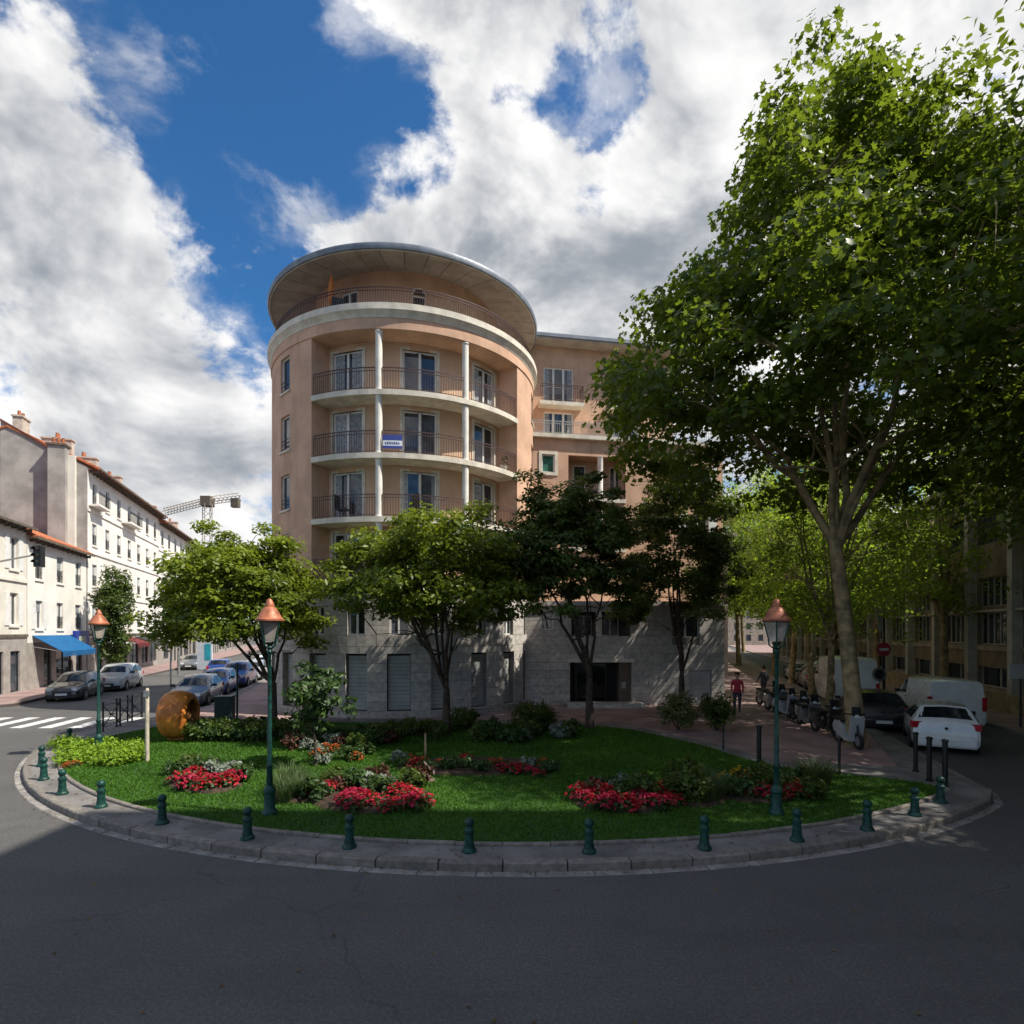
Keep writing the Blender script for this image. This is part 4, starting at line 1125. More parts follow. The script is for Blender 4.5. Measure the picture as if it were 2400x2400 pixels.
round_tree(1382, 1706, LZ, (1165, 1505, 1135, 1440), 'round-headed tree directly in front of the dark entrance', 63, 1575, M_DKTREE, 220, 140)
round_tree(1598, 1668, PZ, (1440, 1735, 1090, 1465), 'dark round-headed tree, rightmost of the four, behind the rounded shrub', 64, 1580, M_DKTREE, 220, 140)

# slim dark street tree in the street on the left
x, y = G(268, 1592, PZ)
mm = tree_meshes(71, [(0, 0, -.04), (.05, 0, 1.2), (.05, 0, 2.4)], .12, 2.4, (0, 0, 5.0), (1.15, 1.15, 3.9), 4, 150, 70, .45, .22, (LEAF2, LEAF2F), M_DKTREE, M_BARK, lumps=.2, inner=.2, flatz=1.0)
plant_tree('slim_tree', 'slim dark street tree by the shops on the left', (x, y, PZ), mm)
# two distant trees at the end of the street on the left
mm2 = tree_meshes(72, [(0, 0, -.04), (.1, 0, 1.6), (.1, 0, 3)], .2, 3, (0, 0, 6.2), (3.2, 3.2, 3.8), 5, 120, 50, .7, .3, (LEAF2, LEAF2F), M_ACER, M_BARK, lumps=.16)
plant_tree('street_tree', 'distant tree at the bend of the street on the left', (-33, 92, PZ), mm2)

# --- small plants
def plant(name, label, cat, loc, parts, group=None, rz=0.0, s=1.0):
    t_ = thing(name, label, cat, loc, rz, group); t_.scale = (s, s, s)
    for nm, me in parts: tag(link(nm, me, t_), kind='stuff')
    return t_
def bush_mesh(seed, r, h, ncl, per, ls, lm, zc=.5, shape=(LEAF2, LEAF2F), crad=.35):
    rg = np.random.default_rng(seed); C = []
    while len(C) < ncl:
        d = rg.normal(0, 1, 3); d /= np.linalg.norm(d); rad = rg.uniform(.3, .85)
        p = d * rad
        if p[2] < -.75: continue
        C.append((p[0]*r, p[1]*r, h*.5 + p[2]*h*.5))
    V, F, a = leaves(rg, np.array(C), per, crad * r, ls, shape, .8, np.array((0, 0, h*.4)), .8)
    V[:, 2] = np.maximum(V[:, 2], .0)
    return np_mesh('foliage', V, F, lm, a)
M_BEGL = leaf_mat('bedding_leaf', (.018, .045, .012), (.055, .10, .022), (.07, .13, .02), .25, .5)
M_RED = leaf_mat('red_petal', (.26, .006, .014), (.66, .04, .06), (.60, .03, .05), .3, .55, .4)
M_CRIM = leaf_mat('crimson_petal', (.20, .005, .02), (.54, .025, .08), (.5, .02, .05), .3, .55, .4)
M_ORNG = leaf_mat('orange_petal', (.45, .07, .02), (.62, .16, .03), (.5, .1, .02), .3, .55, .4)
M_YEL = leaf_mat('yellow_petal', (.55, .32, .02), (.72, .46, .04), (.55, .35, .03), .3, .55, .4)
M_SILV = leaf_mat('silver_leaf', (.12, .15, .11), (.27, .30, .24), (.18, .22, .14), .25, .7)
M_LIME = leaf_mat('lime_leaf', (.11, .20, .012), (.26, .40, .03), (.30, .45, .03), .35, .5)
M_BUSH = leaf_mat('bush_leaf', (.020, .048, .014), (.065, .115, .028), (.09, .15, .02), .28, .45)
M_BRONZE = leaf_mat('bronze_leaf', (.040, .020, .014), (.12, .05, .03), (.12, .05, .02), .25, .5)
M_TUFT = leaf_mat('grass_tuft_blade', (.035, .060, .022), (.12, .17, .06), (.12, .18, .05), .3, .5)

def petals(seed, r, h, n, lm, sz=.075):
    rg = np.random.default_rng(seed)
    a = rg.uniform(0, 6.283, n); q = np.sqrt(rg.random(n)) * r * .95
    z = h * np.sqrt(np.clip(1 - (q/r)**2, 0.02, 1)) * rg.uniform(.82, 1.12, n) + .02
    C = np.c_[q*np.cos(a), q*np.sin(a), z]
    V, F, ra = leaves(rg, C, 5, sz*.55, sz, (LEAF2, LEAF2F), 1.3, np.zeros(3), .6)
    return np_mesh('blossoms', V, F, lm, ra)
def tuft_mesh(seed, n, h, spread, lm, w=.012):
    rg = np.random.default_rng(seed); V = []; F = []; k = 0; R = []
    for i in range(n):
        a = rg.uniform(0, 6.283); b0 = rg.uniform(0, .12); hh = h*rg.uniform(.6, 1.1); sp = spread*rg.uniform(.3, 1.1)
        d = np.array([np.cos(a), np.sin(a), 0]); sd = np.array([-d[1], d[0], 0])
        v = rg.random()
        for j, tt in enumerate((0, .4, .75, 1)):
            p = d*(b0 + sp*tt**1.8) + np.array([0, 0, hh*(tt - .28*tt**3)]); ww = w*(1 - tt*.95)
            V += [p - sd*ww, p + sd*ww]; R += [(v, .5, 0, 1)]*2
        for j in range(3): F.append((k+2*j, k+2*j+1, k+2*j+3, k+2*j+2))
        k += 8
    return np_mesh('blades', np.array(V), np.array(F), lm, np.array(R))
bedleaf = [bush_mesh(100+i, .30, .26, 14, 14, .10, M_BEGL) for i in range(3)]
P_RED = [('foliage', bedleaf[0]), ('blossoms', petals(201, .30, .27, 42, M_RED, .085))]
P_CRI = [('foliage', bedleaf[1]), ('blossoms', petals(202, .30, .27, 36, M_CRIM, .08))]
P_ORG = [('foliage', bedleaf[2]), ('blossoms', petals(203, .28, .25, 42, M_ORNG, .06))]
P_YEL = [('foliage', bedleaf[0]), ('blossoms', petals(204, .26, .30, 40, M_YEL, .06))]
P_SIL = [('foliage', bush_mesh(111, .34, .42, 18, 16, .11, M_SILV))]
P_BRZ = [('foliage', bush_mesh(112, .34, .46, 18, 18, .12, M_BRONZE))]
P_GRN = [('foliage', bush_mesh(113, .36, .42, 20, 18, .12, M_BUSH))]
P_LIM = [('foliage', bush_mesh(114, .50, .32, 34, 22, .085, M_LIME))]
P_TUF = [('blades', tuft_mesh(115, 190, .62, .42, M_TUFT))]
P_DRK = [('foliage', bush_mesh(116, .42, .55, 30, 22, .11, M_DKTREE))]
KIND = {'R': ('red_flower_plant', P_RED, 'flower'), 'C': ('crimson_flower_plant', P_CRI, 'flower'), 'O': ('orange_flower_plant', P_ORG, 'flower'), 'Y': ('yellow_flower_plant', P_YEL, 'flower'), 'S': ('silver_plant', P_SIL, 'plant'), 'B': ('bronze_plant', P_BRZ, 'plant'), 'G': ('leafy_plant', P_GRN, 'plant'), 'L': ('ground_cover_plant', P_LIM, 'plant'), 'T': ('ornamental_grass', P_TUF, 'plant'), 'D': ('dark_shrub', P_DRK, 'shrub')}
LOOK = {'R': 'red-flowered bedding plant', 'C': 'crimson-flowered bedding plant', 'O': 'orange-flowered bedding plant', 'Y': 'yellow-flowered bedding plant', 'S': 'silver-leaved plant', 'B': 'bronze-leaved plant', 'G': 'green leafy plant', 'L': 'yellow-green ground cover plant', 'T': 'grey-green grass tuft', 'D': 'dark green low shrub'}
rp = random.Random(77)
def put(kind, px, py, where, s=1.0):
    x, y = G(px, py, LZ); nm, pt, ct = KIND[kind]
    o = plant(nm, LOOK[kind], ct, (x, y, LZ - .01), pt, LOOK[kind] + 's ' + where, rp.uniform(0, 6.28), s * rp.uniform(.85, 1.15))
    PUT.setdefault((kind, where), []).append((x / y, o)); return o
PUT = {}
def soil(pxs):
    poly = [G(px, py, LZ) for px, py in pxs]
    n = len(poly); cxm = sum(p[0] for p in poly)/n; cym = sum(p[1] for p in poly)/n
    b = MB(); rings = []
    for f, z in ((1.0, LZ - .01), (.93, LZ + .05), (.6, LZ + .10)):
        rings.append([(cxm + (p[0]-cxm)*f, cym + (p[1]-cym)*f, z) for p in poly])
    for r in rings: b.v += r
    for k in range(2):
        for i in range(n): b.f.append((k*n+i, k*n+(i+1) % n, k*n+n+(i+1) % n, k*n+n+i)); b.m.append(0)
    b.f.append(tuple(range(2*n, 3*n))); b.m.append(0)
    struct(b.build('flower_bed_soil', M_SOIL, smooth=60))
def ell(cx_, cy_, rx, ry, n=18): return [(cx_ + rx*math.cos(2*math.pi*k/n), cy_ - ry*math.sin(2*math.pi*k/n)) for k in range(n)]
soil(ell(480, 1832, 95, 30)); soil(ell(865, 1870, 150, 40)); soil(ell(1110, 1798, 190, 22)); soil(ell(1480, 1872, 150, 36)); soil(ell(1790, 1848, 115, 38)); soil(ell(690, 1855, 70, 30)); soil(ell(1640, 1860, 80, 34))
w1 = 'in the bed left of the left lamp'
for px, py, k in ((418, 1838, 'R'), (440, 1850, 'C'), (465, 1838, 'R'), (485, 1852, 'R'), (508, 1843, 'C'), (527, 1846, 'R'), (548, 1838, 'C'), (452, 1828, 'R'), (530, 1826, 'S'), (550, 1815, 'S'), (505, 1818, 'S'), (415, 1815, 'G'), (440, 1808, 'D'), (570, 1830, 'G'), (480, 1815, 'G')): put(k, px, py, w1)
w2 = 'in the bed right of the left lamp'
for px, py, k in ((752, 1868, 'C'), (772, 1862, 'R'), (812, 1896, 'C'), (838, 1900, 'C'), (860, 1892, 'R'), (850, 1878, 'C'), (825, 1882, 'C'), (915, 1902, 'R'), (940, 1896, 'R'), (965, 1900, 'C'), (985, 1892, 'R'), (950, 1880, 'R'), (930, 1872, 'R'), (970, 1876, 'R'), (945, 1862, 'R'),
                  (800, 1858, 'B'), (835, 1852, 'G'), (870, 1850, 'S'), (890, 1866, 'G'), (905, 1850, 'S'), (785, 1845, 'D'), (960, 1848, 'D'), (985, 1838, 'B'), (885, 1838, 'B'), (860, 1836, 'G')): put(k, px, py, w2)
w3 = 'in the long middle bed'
for px, py, k in ((975, 1800, 'R'), (1000, 1806, 'G'), (990, 1790, 'O'), (1030, 1796, 'O'), (1050, 1808, 'G'), (1070, 1800, 'G'), (1095, 1806, 'G'), (1120, 1802, 'S'), (1150, 1800, 'O'), (1175, 1810, 'C'), (1200, 1814, 'R'), (1222, 1810, 'R'), (1240, 1816, 'C'), (1262, 1822, 'R'), (1280, 1812, 'G'), (1170, 1796, 'O'), (1130, 1812, 'G'), (945, 1798, 'G'), (1300, 1806, 'G'), (1240, 1800, 'S'), (1275, 1798, 'O'), (1090, 1790, 'R'), (960, 1786, 'O')): put(k, px, py, w3, .8)
w4 = 'in the bed below the entrance tree'
for px, py, k in ((1358, 1872, 'R'), (1375, 1884, 'C'), (1395, 1896, 'R'), (1420, 1900, 'C'), (1445, 1895, 'R'), (1470, 1900, 'R'), (1430, 1878, 'R'), (1410, 1872, 'R'), (1500, 1886, 'C'), (1528, 1896, 'C'), (1552, 1898, 'C'), (1575, 1892, 'R'), (1560, 1876, 'R'), (1530, 1868, 'O'), (1550, 1862, 'O'),
                  (1390, 1868, 'B'), (1450, 1866, 'S'), (1475, 1876, 'G'), (1500, 1862, 'G'), (1420, 1855, 'G'), (1470, 1856, 'S'), (1510, 1876, 'D')): put(k, px, py, w4)
w5 = 'round the right-hand lamp'
for px, py, k in ((1755, 1862, 'R'), (1775, 1872, 'C'), (1795, 1866, 'R'), (1850, 1862, 'C'), (1870, 1852, 'R'), (1862, 1870, 'R'), (1885, 1858, 'C'), (1745, 1845, 'O'), (1765, 1838, 'O'), (1700, 1836, 'Y'), (1722, 1842, 'Y'), (1690, 1846, 'Y'), (1735, 1832, 'Y'), (1800, 1850, 'D'), (1825, 1860, 'D'), (1835, 1845, 'G'), (1720, 1858, 'G'), (1890, 1838, 'G'), (1905, 1872, 'D'), (1740, 1868, 'G'), (1815, 1876, 'R')): put(k, px, py, w5)
w6 = 'between the two right-hand flower beds'
for px, py, k in ((1600, 1868, 'D'), (1625, 1880, 'D'), (1650, 1872, 'T'), (1672, 1880, 'T'), (1690, 1866, 'T'), (1610, 1848, 'D'), (1640, 1852, 'T')): put(k, px, py, w6, 1.15)
w7 = 'beside the left-hand lamp'
for px, py, k in ((660, 1862, 'T'), (690, 1872, 'T'), (715, 1865, 'T'), (700, 1846, 'T'), (675, 1842, 'T'), (735, 1876, 'G'), (670, 1880, 'T')): put(k, px, py, w7, 1.1)
w8 = 'round the sunlit far lamp'
for k in range(15):
    put('L', 152 + 11.5*k + rp.uniform(-5, 5), 1752 + (k*19) % 43, w8, 1.05)
for k in range(6): put('O', rp.uniform(155, 200), rp.uniform(1792, 1800), w8, .5)
# low planting along the back of the green
w9 = 'in the hedge behind the lawn'
for k in range(34): put(rp.choice('DDG'), rp.uniform(455, 660), rp.uniform(1716, 1738), w9, 1.15)
w10 = 'in the mixed border before the house'
for k in range(46):
    px = rp.uniform(665, 1340); py = 1712 + 32*rp.random() + (14 if px < 900 else 0)
    put(rp.choice('DGGGGDBTS'), px, py, w10, 1.05)
for k in range(10): put(rp.choice('GGSO'), rp.uniform(700, 960), rp.uniform(1750, 1800), 'on the shady lawn', .9)
for px, py in ((1905, 1838), (1925, 1846), (1912, 1850)): put('T', px, py, 'right of the right-hand lamp', 1.2)

# rounded shrub by the entrance, dark shrubs before the tower, the small tree
def shrub(px, py, w_px, h_px, label, lm, seed, zb=PZ, ls=.12):
    x, y = G(px, py, zb); r = w_px * y / FPX / 2; h = h_px * y / FPX
    nb = max(20, int(r*h*60))
    me = bush_mesh(seed, r, h, nb, 40, ls, lm, crad=.28)
    b = MB(); rg = random.Random(seed)
    for k in range(5):
        a = rg.uniform(0, 6.28); b.tube([(0, 0, -.02), (r*.3*math.cos(a), r*.3*math.sin(a), h*.3), (r*.55*math.cos(a), r*.55*math.sin(a), h*.6)], [.03, .02, .01], 6)
    t_ = thing('shrub', label, 'shrub', (x, y, zb)); b.build('stems', M_BARK, t_)['kind'] = 'stuff'
    tag(link('foliage', me, t_), kind='stuff')
shrub(1590, 1712, 110, 100, 'rounded variegated shrub right of the entrance', leaf_mat('variegated_leaf', (.05, .07, .02), (.20, .22, .08), (.14, .17, .04), .25, .5), 301)
shrub(1680, 1712, 95, 95, 'dark rounded shrub at the corner right of the variegated one', M_DKTREE, 302)
shrub(1250, 1712, 130, 75, 'dark low shrub left of the entrance', M_DKTREE, 303)
shrub(1090, 1708, 90, 55, 'dark low shrub behind the forked round tree', M_DKTREE, 304)
shrub(1310, 1732, 60, 40, 'small pale shrub at the foot of the entrance tree', M_SILV, 305)
shrub(1150, 1735, 80, 55, 'bright green shrub in the middle of the border', M_BUSH, 306)
x, y = G(738, 1796, LZ)
mm = tree_meshes(311, [(0, 0, -.03), (.02, 0, .45), (-.02, 0, .85)], .05, .85, (0, 0, 1.75), (1.0, .9, .85), 5, 42, 30, .26, .19, (LEAF2, LEAF2F), M_BUSH, M_BARK, lumps=.2, inner=.2, flatz=.8)
plant_tree('small_tree', 'small thin-stemmed tree on the lawn before the grey shutters', (x, y, LZ), mm)
x, y = G(997, 1786, LZ)
stk = thing('planting_stake', 'short brown wooden stake in the border below the forked tree', 'stake', (x, y, LZ))
MB().lathe([(.03, 0), (.028, .75), (.01, .8)], 8).build('shaft', M_WOOD, stk, smooth=40)

def nth(i): return ORD[i] if i < len(ORD) else ['seventeenth', 'eighteenth', 'nineteenth', 'twentieth', 'twenty-first', 'twenty-second', 'twenty-third', 'twenty-fourth', 'twenty-fifth', 'twenty-sixth', 'twenty-seventh', 'twenty-eighth', 'twenty-ninth', 'thirtieth'][i - len(ORD)]
for (kind, where), L in PUT.items():
    for i, (q, o) in enumerate(sorted(L, key=lambda e: e[0])):
        o['label'] = (nth(i) + ' ' + LOOK[kind] + ' from the left ' + where) if len(L) > 1 else LOOK[kind] + ' ' + where
# fallen leaves along the kerb and on the road
rg = np.random.default_rng(9); N = 420
an = rg.uniform(-66, 37, N); rr_ = np.where(rg.random(N) < .6, 16.74 + np.abs(rg.normal(0, .12, N)), rg.uniform(16.1, 16.5, N))
xs = GK[0] + rr_*np.sin(np.radians(an)); ys = GK[1] - rr_*np.cos(np.radians(an)); zs = np.where(rr_ > 16.72, .016, PZ + .006)
xs = np.r_[xs, rg.uniform(-8, 8, 60)]; ys = np.r_[ys, rg.uniform(5.2, 8.3, 60)]; zs = np.r_[zs, np.full(60, .006)]
C = np.c_[xs, ys, zs + .012]
V, F, r = leaves(rg, C, 1, .001, .06, (LEAF2, LEAF2F), 6.0)
tag(link('fallen_leaves', np_mesh('fallen_leaves', V, F, leaf_mat('dry_leaf', (.06, .035, .015), (.22, .13, .04), (.1, .06, .02), .1, .8), r)), 'dry brown leaves lying along the kerb', 'leaves', kind='stuff')

# ================================================================== street on the left
LA = math.atan2(1.0, -.33)                  # heading of that street, away from the viewer
# the house fronts look to the right: 'along' runs towards the viewer so that inwards is to the left
FH = LA + math.pi                           # heading back towards the viewer
def lf(Y): return (-28.9 - .33 * (Y - 32.6), Y)
cosA = math.sqrt(1 + .33**2)
M_WW = mat('white_render', (.76, .725, .66), .9, .05, .9, .2, 50, stain=.18)
M_WW2 = mat('cream_render', (.70, .66, .58), .9, .06, .9, .2, 50, stain=.22)
M_GREYW = mat('grey_gable_render', (.36, .335, .305), .95, .14, .7, .3, 30, stain=.3)
M_TILE = mat('red_roof_tile', (.42, .135, .06), .85, .2, 4.0, .5, 20)
M_EAVE = mat('dark_timber_eave', (.13, .105, .08), .85, .2, 5.0)
M_BRICK = mat('chimney_render', (.52, .44, .36), .9, .12, 3.0)
M_IRON = mat('balcony_iron', (.02, .02, .022), .5, .1, 5.0)
M_SHOP = mat('shop_glass', (.02, .025, .03), .1, .2, 1.0)
M_GR = mat('shop_stone', (.33, .30, .27), .85, .1, 2.0, .2, 40)

def street_house(Ya, Yb, H, floors, wins_per_m, label, mw, ground_h=3.3, depth=10, wz=1.75, ww=1.0, seed=1, roof='tile', shutters=True, belts=True, bal=(), eave=.45, rise=2.2):
    """terrace house on the left side of the street between two distances"""
    pa, pb = lf(Ya), lf(Yb); L = (Yb - Ya) * cosA
    t_ = thing('street_house', label, 'building', (pb[0], pb[1], 0), world=True)
    mp = straight(pb, FH - 0.0)             # u=0 at the far end
    # inwards must point away from the street (to -X): flip the sign
    mp0 = mp; mp = lambda u, d, z: mp0(u, -d, z)
    rg = random.Random(seed); n = max(1, int(round(L * wins_per_m))); step = L / n
    fh = (H - ground_h) / floors; holes = []
    for k in range(floors):
        for i in range(n):
            u = step * (i + .5); z = ground_h + fh * k + .55
            holes.append((u - ww/2, u + ww/2, z, min(z + wz, ground_h + fh*(k+1) - .25)))
    gh = []
    i = 0.8
    while i < L - 2.4:
        w = rg.choice((1.1, 2.2, 2.6)); gh.append((i, min(i + w, L - .5), .15 if w < 1.5 else .6, 2.55)); i += w + rg.uniform(.5, .9)
    MB().wall(mp, 0, L, ground_h - .3, H, holes, .22).build('wall', mw, t_)
    MB().wall(mp, 0, L, 0, ground_h - .3, gh, .2).build('ground_floor_wall', M_GR, t_)
    for (a, c, z0, z1) in gh: window(t_, mp, a, c, z0, z1, .12, 1 if c - a < 1.5 else 2, fr=M_IRON, w=.07, glass=M_GLASS, name='shop_window')
    for q, (a, c, z0, z1) in enumerate(holes):
        far_ = (pb[1] + pa[1])/2 > 60
        window(t_, mp, a, c, z0, z1, .16, 1 if far_ else 2, w=.07)
        if rg.random() < .45:               # half-lowered blind
            MB().slab(mp, a + .07, c - .07, .125, .13, z0 + (z1-z0)*rg.choice((.3, .45, .6)), z1 - .07).build('blind', M_CURT, t_)
        b = MB(); b.slab(mp, a - .08, c + .08, -.08, .1, z0 - .12, z0 - .005); b.build('window_sill', mw, t_)
        if shutters and rg.random() < .7:
            for (p, r) in ((a - .5, a - .02), (c + .02, c + .5)): MB().slab(mp, p, r, -.05, -.004, z0, z1).build('shutter', M_FRAME, t_)
        else:
            b = MB()
            for zz in (z0 + .1, z0 + .5, z0 + .85): b.slab(mp, a, c, .03, .05, zz - .015, zz + .015)
            for i2 in range(9): uu = a + (c - a)*(i2 + .5)/9; b.slab(mp, uu - .01, uu + .01, .032, .048, z0 + .1, z0 + .85)
            tag(b.build('guard_rail', M_IRON, t_), kind='stuff')
    if belts:
        for k in range(floors):
            z = ground_h + fh*k - .05; MB().slab(mp, 0, L, -.09, -.002, z - .1, z + .08).build('belt_course', mw if k else M_EAVE, t_)
    for (u0, u1, k) in bal:
        z = ground_h + fh*k + .42
        MB().slab(mp, u0, u1, -.75, -.003, z - .14, z).build('balcony_slab', mw, t_)
        railing(mp, u0, u1, z, .95, 1.0, -.72, t_, m=M_IRON)
    # roof: two slopes, overhanging eave
    b = MB(); e = eave
    b.add([mp(-.1, -e, H - .05), mp(L + .1, -e, H - .05), mp(L + .1, depth/2, H + rise), mp(-.1, depth/2, H + rise), mp(-.1, depth + e, H - .05), mp(L + .1, depth + e, H - .05),
           mp(-.1, -e, H - .17), mp(L + .1, -e, H - .17), mp(L + .1, depth/2, H + rise - .14), mp(-.1, depth/2, H + rise - .14), mp(-.1, depth + e, H - .17), mp(L + .1, depth + e, H - .17)],
          [(0, 1, 2, 3), (3, 2, 5, 4), (6, 9, 8, 7), (9, 10, 11, 8), (0, 6, 7, 1), (1, 7, 8, 2), (2, 8, 11, 5), (3, 9, 6, 0), (4, 10, 9, 3)])
    b.build('roof', M_TILE if roof == 'tile' else M_ZINC, t_)
    if roof == 'tile':                      # rows of half-round tiles running down the slope
        b = MB(); nr = int(L / .34)
        for i in range(nr):
            u = -.05 + (L + .1)*(i + .5)/nr
            b.tube([mp(u, -e + .02, H - .035), mp(u, depth/2, H + rise + .015)], .085, 6)
        tag(b.build('tile_rows', M_TILE, t_), kind='stuff')
    b = MB(); nb = int(L / .7)
    for i in range(nb): u = (i + .5) * L / nb; b.slab(mp, u - .06, u + .06, -e + .05, -.003, H - .36, H - .18)
    tag(b.build('eave_brackets', M_EAVE, t_), kind='stuff')
    MB().slab(mp, -.05, L + .05, -e - .1, -e - .005, H - .2, H - .06).build('gutter', M_EAVE, t_)
    # gables
    for u, sgn in ((L, 1), (0, -1)):
        poly = [mp(u, 0, 0), mp(u, depth, 0), mp(u, depth, H), mp(u, depth/2, H + rise - .15), mp(u, 0, H)]
        MB().add(poly, [(0, 1, 2, 3, 4) if sgn > 0 else (4, 3, 2, 1, 0)]).build('gable_wall', M_GREYW, t_)
    return t_, mp, L

def chimney(t_, c, w, d, z0, z1, rz=FH, pots=3):
    b = MB(); b.box((c[0], c[1], (z0+z1)/2), (w, d, z1-z0), rz); b.box((c[0], c[1], z1 + .06), (w + .16, d + .16, .12), rz)
    o = b.build('chimney', M_BRICK, t_)
    for k in range(pots):
        f = (k - (pots-1)/2) * w/pots; x, y = c[0] + f*math.cos(rz), c[1] + f*math.sin(rz)
        MB().lathe([(.13, z1 + .12), (.10, z1 + .5), (.12, z1 + .52)], 10, (x, y, 0)).build('chimney_pot', M_TILE, o, smooth=40)

# cream corner house, blue-awning house, the tall white blocks, more beyond
h1, mp1, L1 = street_house(25.8, 34.55, 10.05, 2, .30, 'cream three-storey corner house at the left edge', M_WW2, 3.5, seed=3, roof='zinc', rise=1.2, wz=1.9)
h2, mp2, L2 = street_house(34.6, 43.2, 9.6, 2, .36, 'white three-storey house with red tiled roof above the blue awning', M_WW, 3.3, seed=4, rise=2.3, wz=1.8, belts=False)
h3, mp3, L3 = street_house(43.4, 62.0, 16.3, 4, .36, 'tall white five-storey house with a grey blind gable', M_WW, 3.5, seed=5, rise=2.6, bal=((17.0, 19.4, 3), (8.5, 12.0, 3), (15.2, 19.4, 0)), shutters=False, belts=True, wz=1.7, ww=.95, eave=.8)
h4, mp4, L4 = street_house(62.1, 84.0, 15.8, 4, .34, 'white five-storey house beyond the grey gable, farther up the left street', M_WW, 3.5, seed=6, rise=2.4, bal=((10, 14, 3), (4, 8, 1)), shutters=False, wz=1.7, ww=.95, eave=.8)
h5, mp5, L5 = street_house(86.0, 128.0, 13.5, 4, .22, 'farthest pale house closing the row on the left street', M_WW2, 3.5, seed=7, rise=2.4, shutters=False, wz=1.7, belts=False)
# blind gable of the tall house: set-back wall, tall chimney breast, sloping red coping
gb = mp3(L3, 0, 0); GX = lambda d, z, o=0.0: mp3(L3 + o, d, z)
MB().slab(lambda u, d, z: mp3(L3 + d, u, z), 1.15, 2.25, 0.02, .75, 9.2, 17.55).build('chimney_breast', M_GREYW, h3)
MB().slab(lambda u, d, z: mp3(L3 + d, u, z), .7, 1.15, 0.02, .35, 9.2, 17.0).build('chimney_breast', M_WW2, h3)
MB().slab(lambda u, d, z: mp3(L3 + d, u, z), 1.05, 2.35, -.1, .85, 17.55, 17.7).build('coping', M_EAVE, h3)
for k in range(3): c = mp3(L3 + .4, 1.4 + k*.3, 0); MB().lathe([(.12, 17.7), (.09, 18.15), (.11, 18.17)], 10, (c[0], c[1], 0)).build('chimney_pot', M_TILE, h3, smooth=40)
b = MB(); b.add([GX(2.3, 17.5, -3), GX(5.4, 19.35, -3), GX(5.4, 19.35, .1), GX(2.3, 17.5, .1), GX(2.3, 17.3, -3), GX(5.4, 19.15, -3), GX(5.4, 19.15, .1), GX(2.3, 17.3, .1)], [(0, 1, 2, 3), (4, 7, 6, 5), (3, 2, 6, 7), (0, 3, 7, 4), (1, 5, 6, 2), (0, 4, 5, 1)])
b.build('coping', mat('dark_red_coping', (.14, .05, .035), .85), h3)
MB().add([GX(0, 9, .012), GX(5.4, 9, .012), GX(5.4, 19.2, .012), GX(2.3, 17.4, .012), GX(0, 16.3, .012)], [(0, 1, 2, 3, 4)]).build('gable_render', M_GREYW, h3)
c = mp3(L3 - 1.8, 4.9, 0); chimney(h3, c, 1.2, .6, 18.0, 20.0, pots=2)
for f in (.28, .60, .86): c = mp3(L3*f, 2.9, 0); chimney(h3, c, .55, 2.0, 16.8, 18.9, pots=2)
for f in (.3, .75): c = mp4(L4*f, 2.6, 0); chimney(h4, c, .55, 1.8, 16.2, 18.4, pots=2)
c = mp2(L2*.2, 2.5, 0)
# house behind, its red roof showing over the cream one
hb = thing('rear_house', 'pale house with red roof showing above the cream corner house', 'building', (-37.5, 36, 0), world=True)
bo = mp1(L1*.1, 6.5, 0); mpr = lambda u, d, z: mp1(u - 1.0, d + 5.2, z)
hw_ = [(u, u + 1.0, z, z + 1.6) for u in (1.2, 3.8, 6.2) for z in (10.4,)]
MB().wall(mpr, 0, 9, 0, 12.6, hw_, .2).build('wall', M_WW, hb)
for (a, c_, z0, z1) in hw_: window(hb, mpr, a, c_, z0, z1, .12, 2, w=.07)
MB().add([mpr(9, 0, 0), mpr(9, 7, 0), mpr(9, 7, 12.6), mpr(9, 3.5, 15.4), mpr(9, 0, 12.6)], [(0, 1, 2, 3, 4)]).build('gable_wall', M_WW2, hb)
b = MB(); b.add([mpr(-.2, -.5, 12.5), mpr(9.3, -.5, 12.5), mpr(9.3, 3.5, 15.5), mpr(-.2, 3.5, 15.5), mpr(9.3, 7.5, 12.5), mpr(-.2, 7.5, 12.5)], [(0, 1, 2, 3), (3, 2, 4, 5)]); b.build('roof', M_TILE, hb)

# awnings and signs of the shops
def awning(mp, u0, u1, z0, z1, out, label, m, name='awning'):
    c = mp((u0+u1)/2, 0, z0); t_ = thing(name, label, 'awning', c, world=True)
    b = MB(); b.add([mp(u0, -.02, z1), mp(u1, -.02, z1), mp(u1, -out, z0), mp(u0, -out, z0), mp(u0, -.02, z1-.04), mp(u1, -.02, z1-.04), mp(u1, -out, z0-.04), mp(u0, -out, z0-.04)], [(0, 1, 2, 3), (4, 7, 6, 5), (0, 4, 5, 1), (1, 5, 6, 2), (3, 2, 6, 7), (0, 3, 7, 4)]); b.build('cloth', m, t_)
    b = MB(); n = int((u1-u0)/.3)
    for k in range(n):
        a, c2 = u0 + (u1-u0)*k/n, u0 + (u1-u0)*(k+1)/n; b.add([mp(a, -out-.01, z0-.04), mp(c2, -out-.01, z0-.04), mp(c2-.02, -out-.01, z0-.32), mp((a+c2)/2, -out-.01, z0-.36), mp(a+.02, -out-.01, z0-.32)], [(0, 1, 2, 3, 4)])
    tag(b.build('valance', m, t_), kind='stuff')
    for u in (u0 + .05, u1 - .05):
        MB().tube([mp(u, -.02, z1-.7), mp(u, -out, z0-.03)], .02, 6).build('arm', M_STEEL, t_)
    return t_
M_BLUE = mat('blue_canvas', (.004, .095, .25), .8, .1, 3.0)
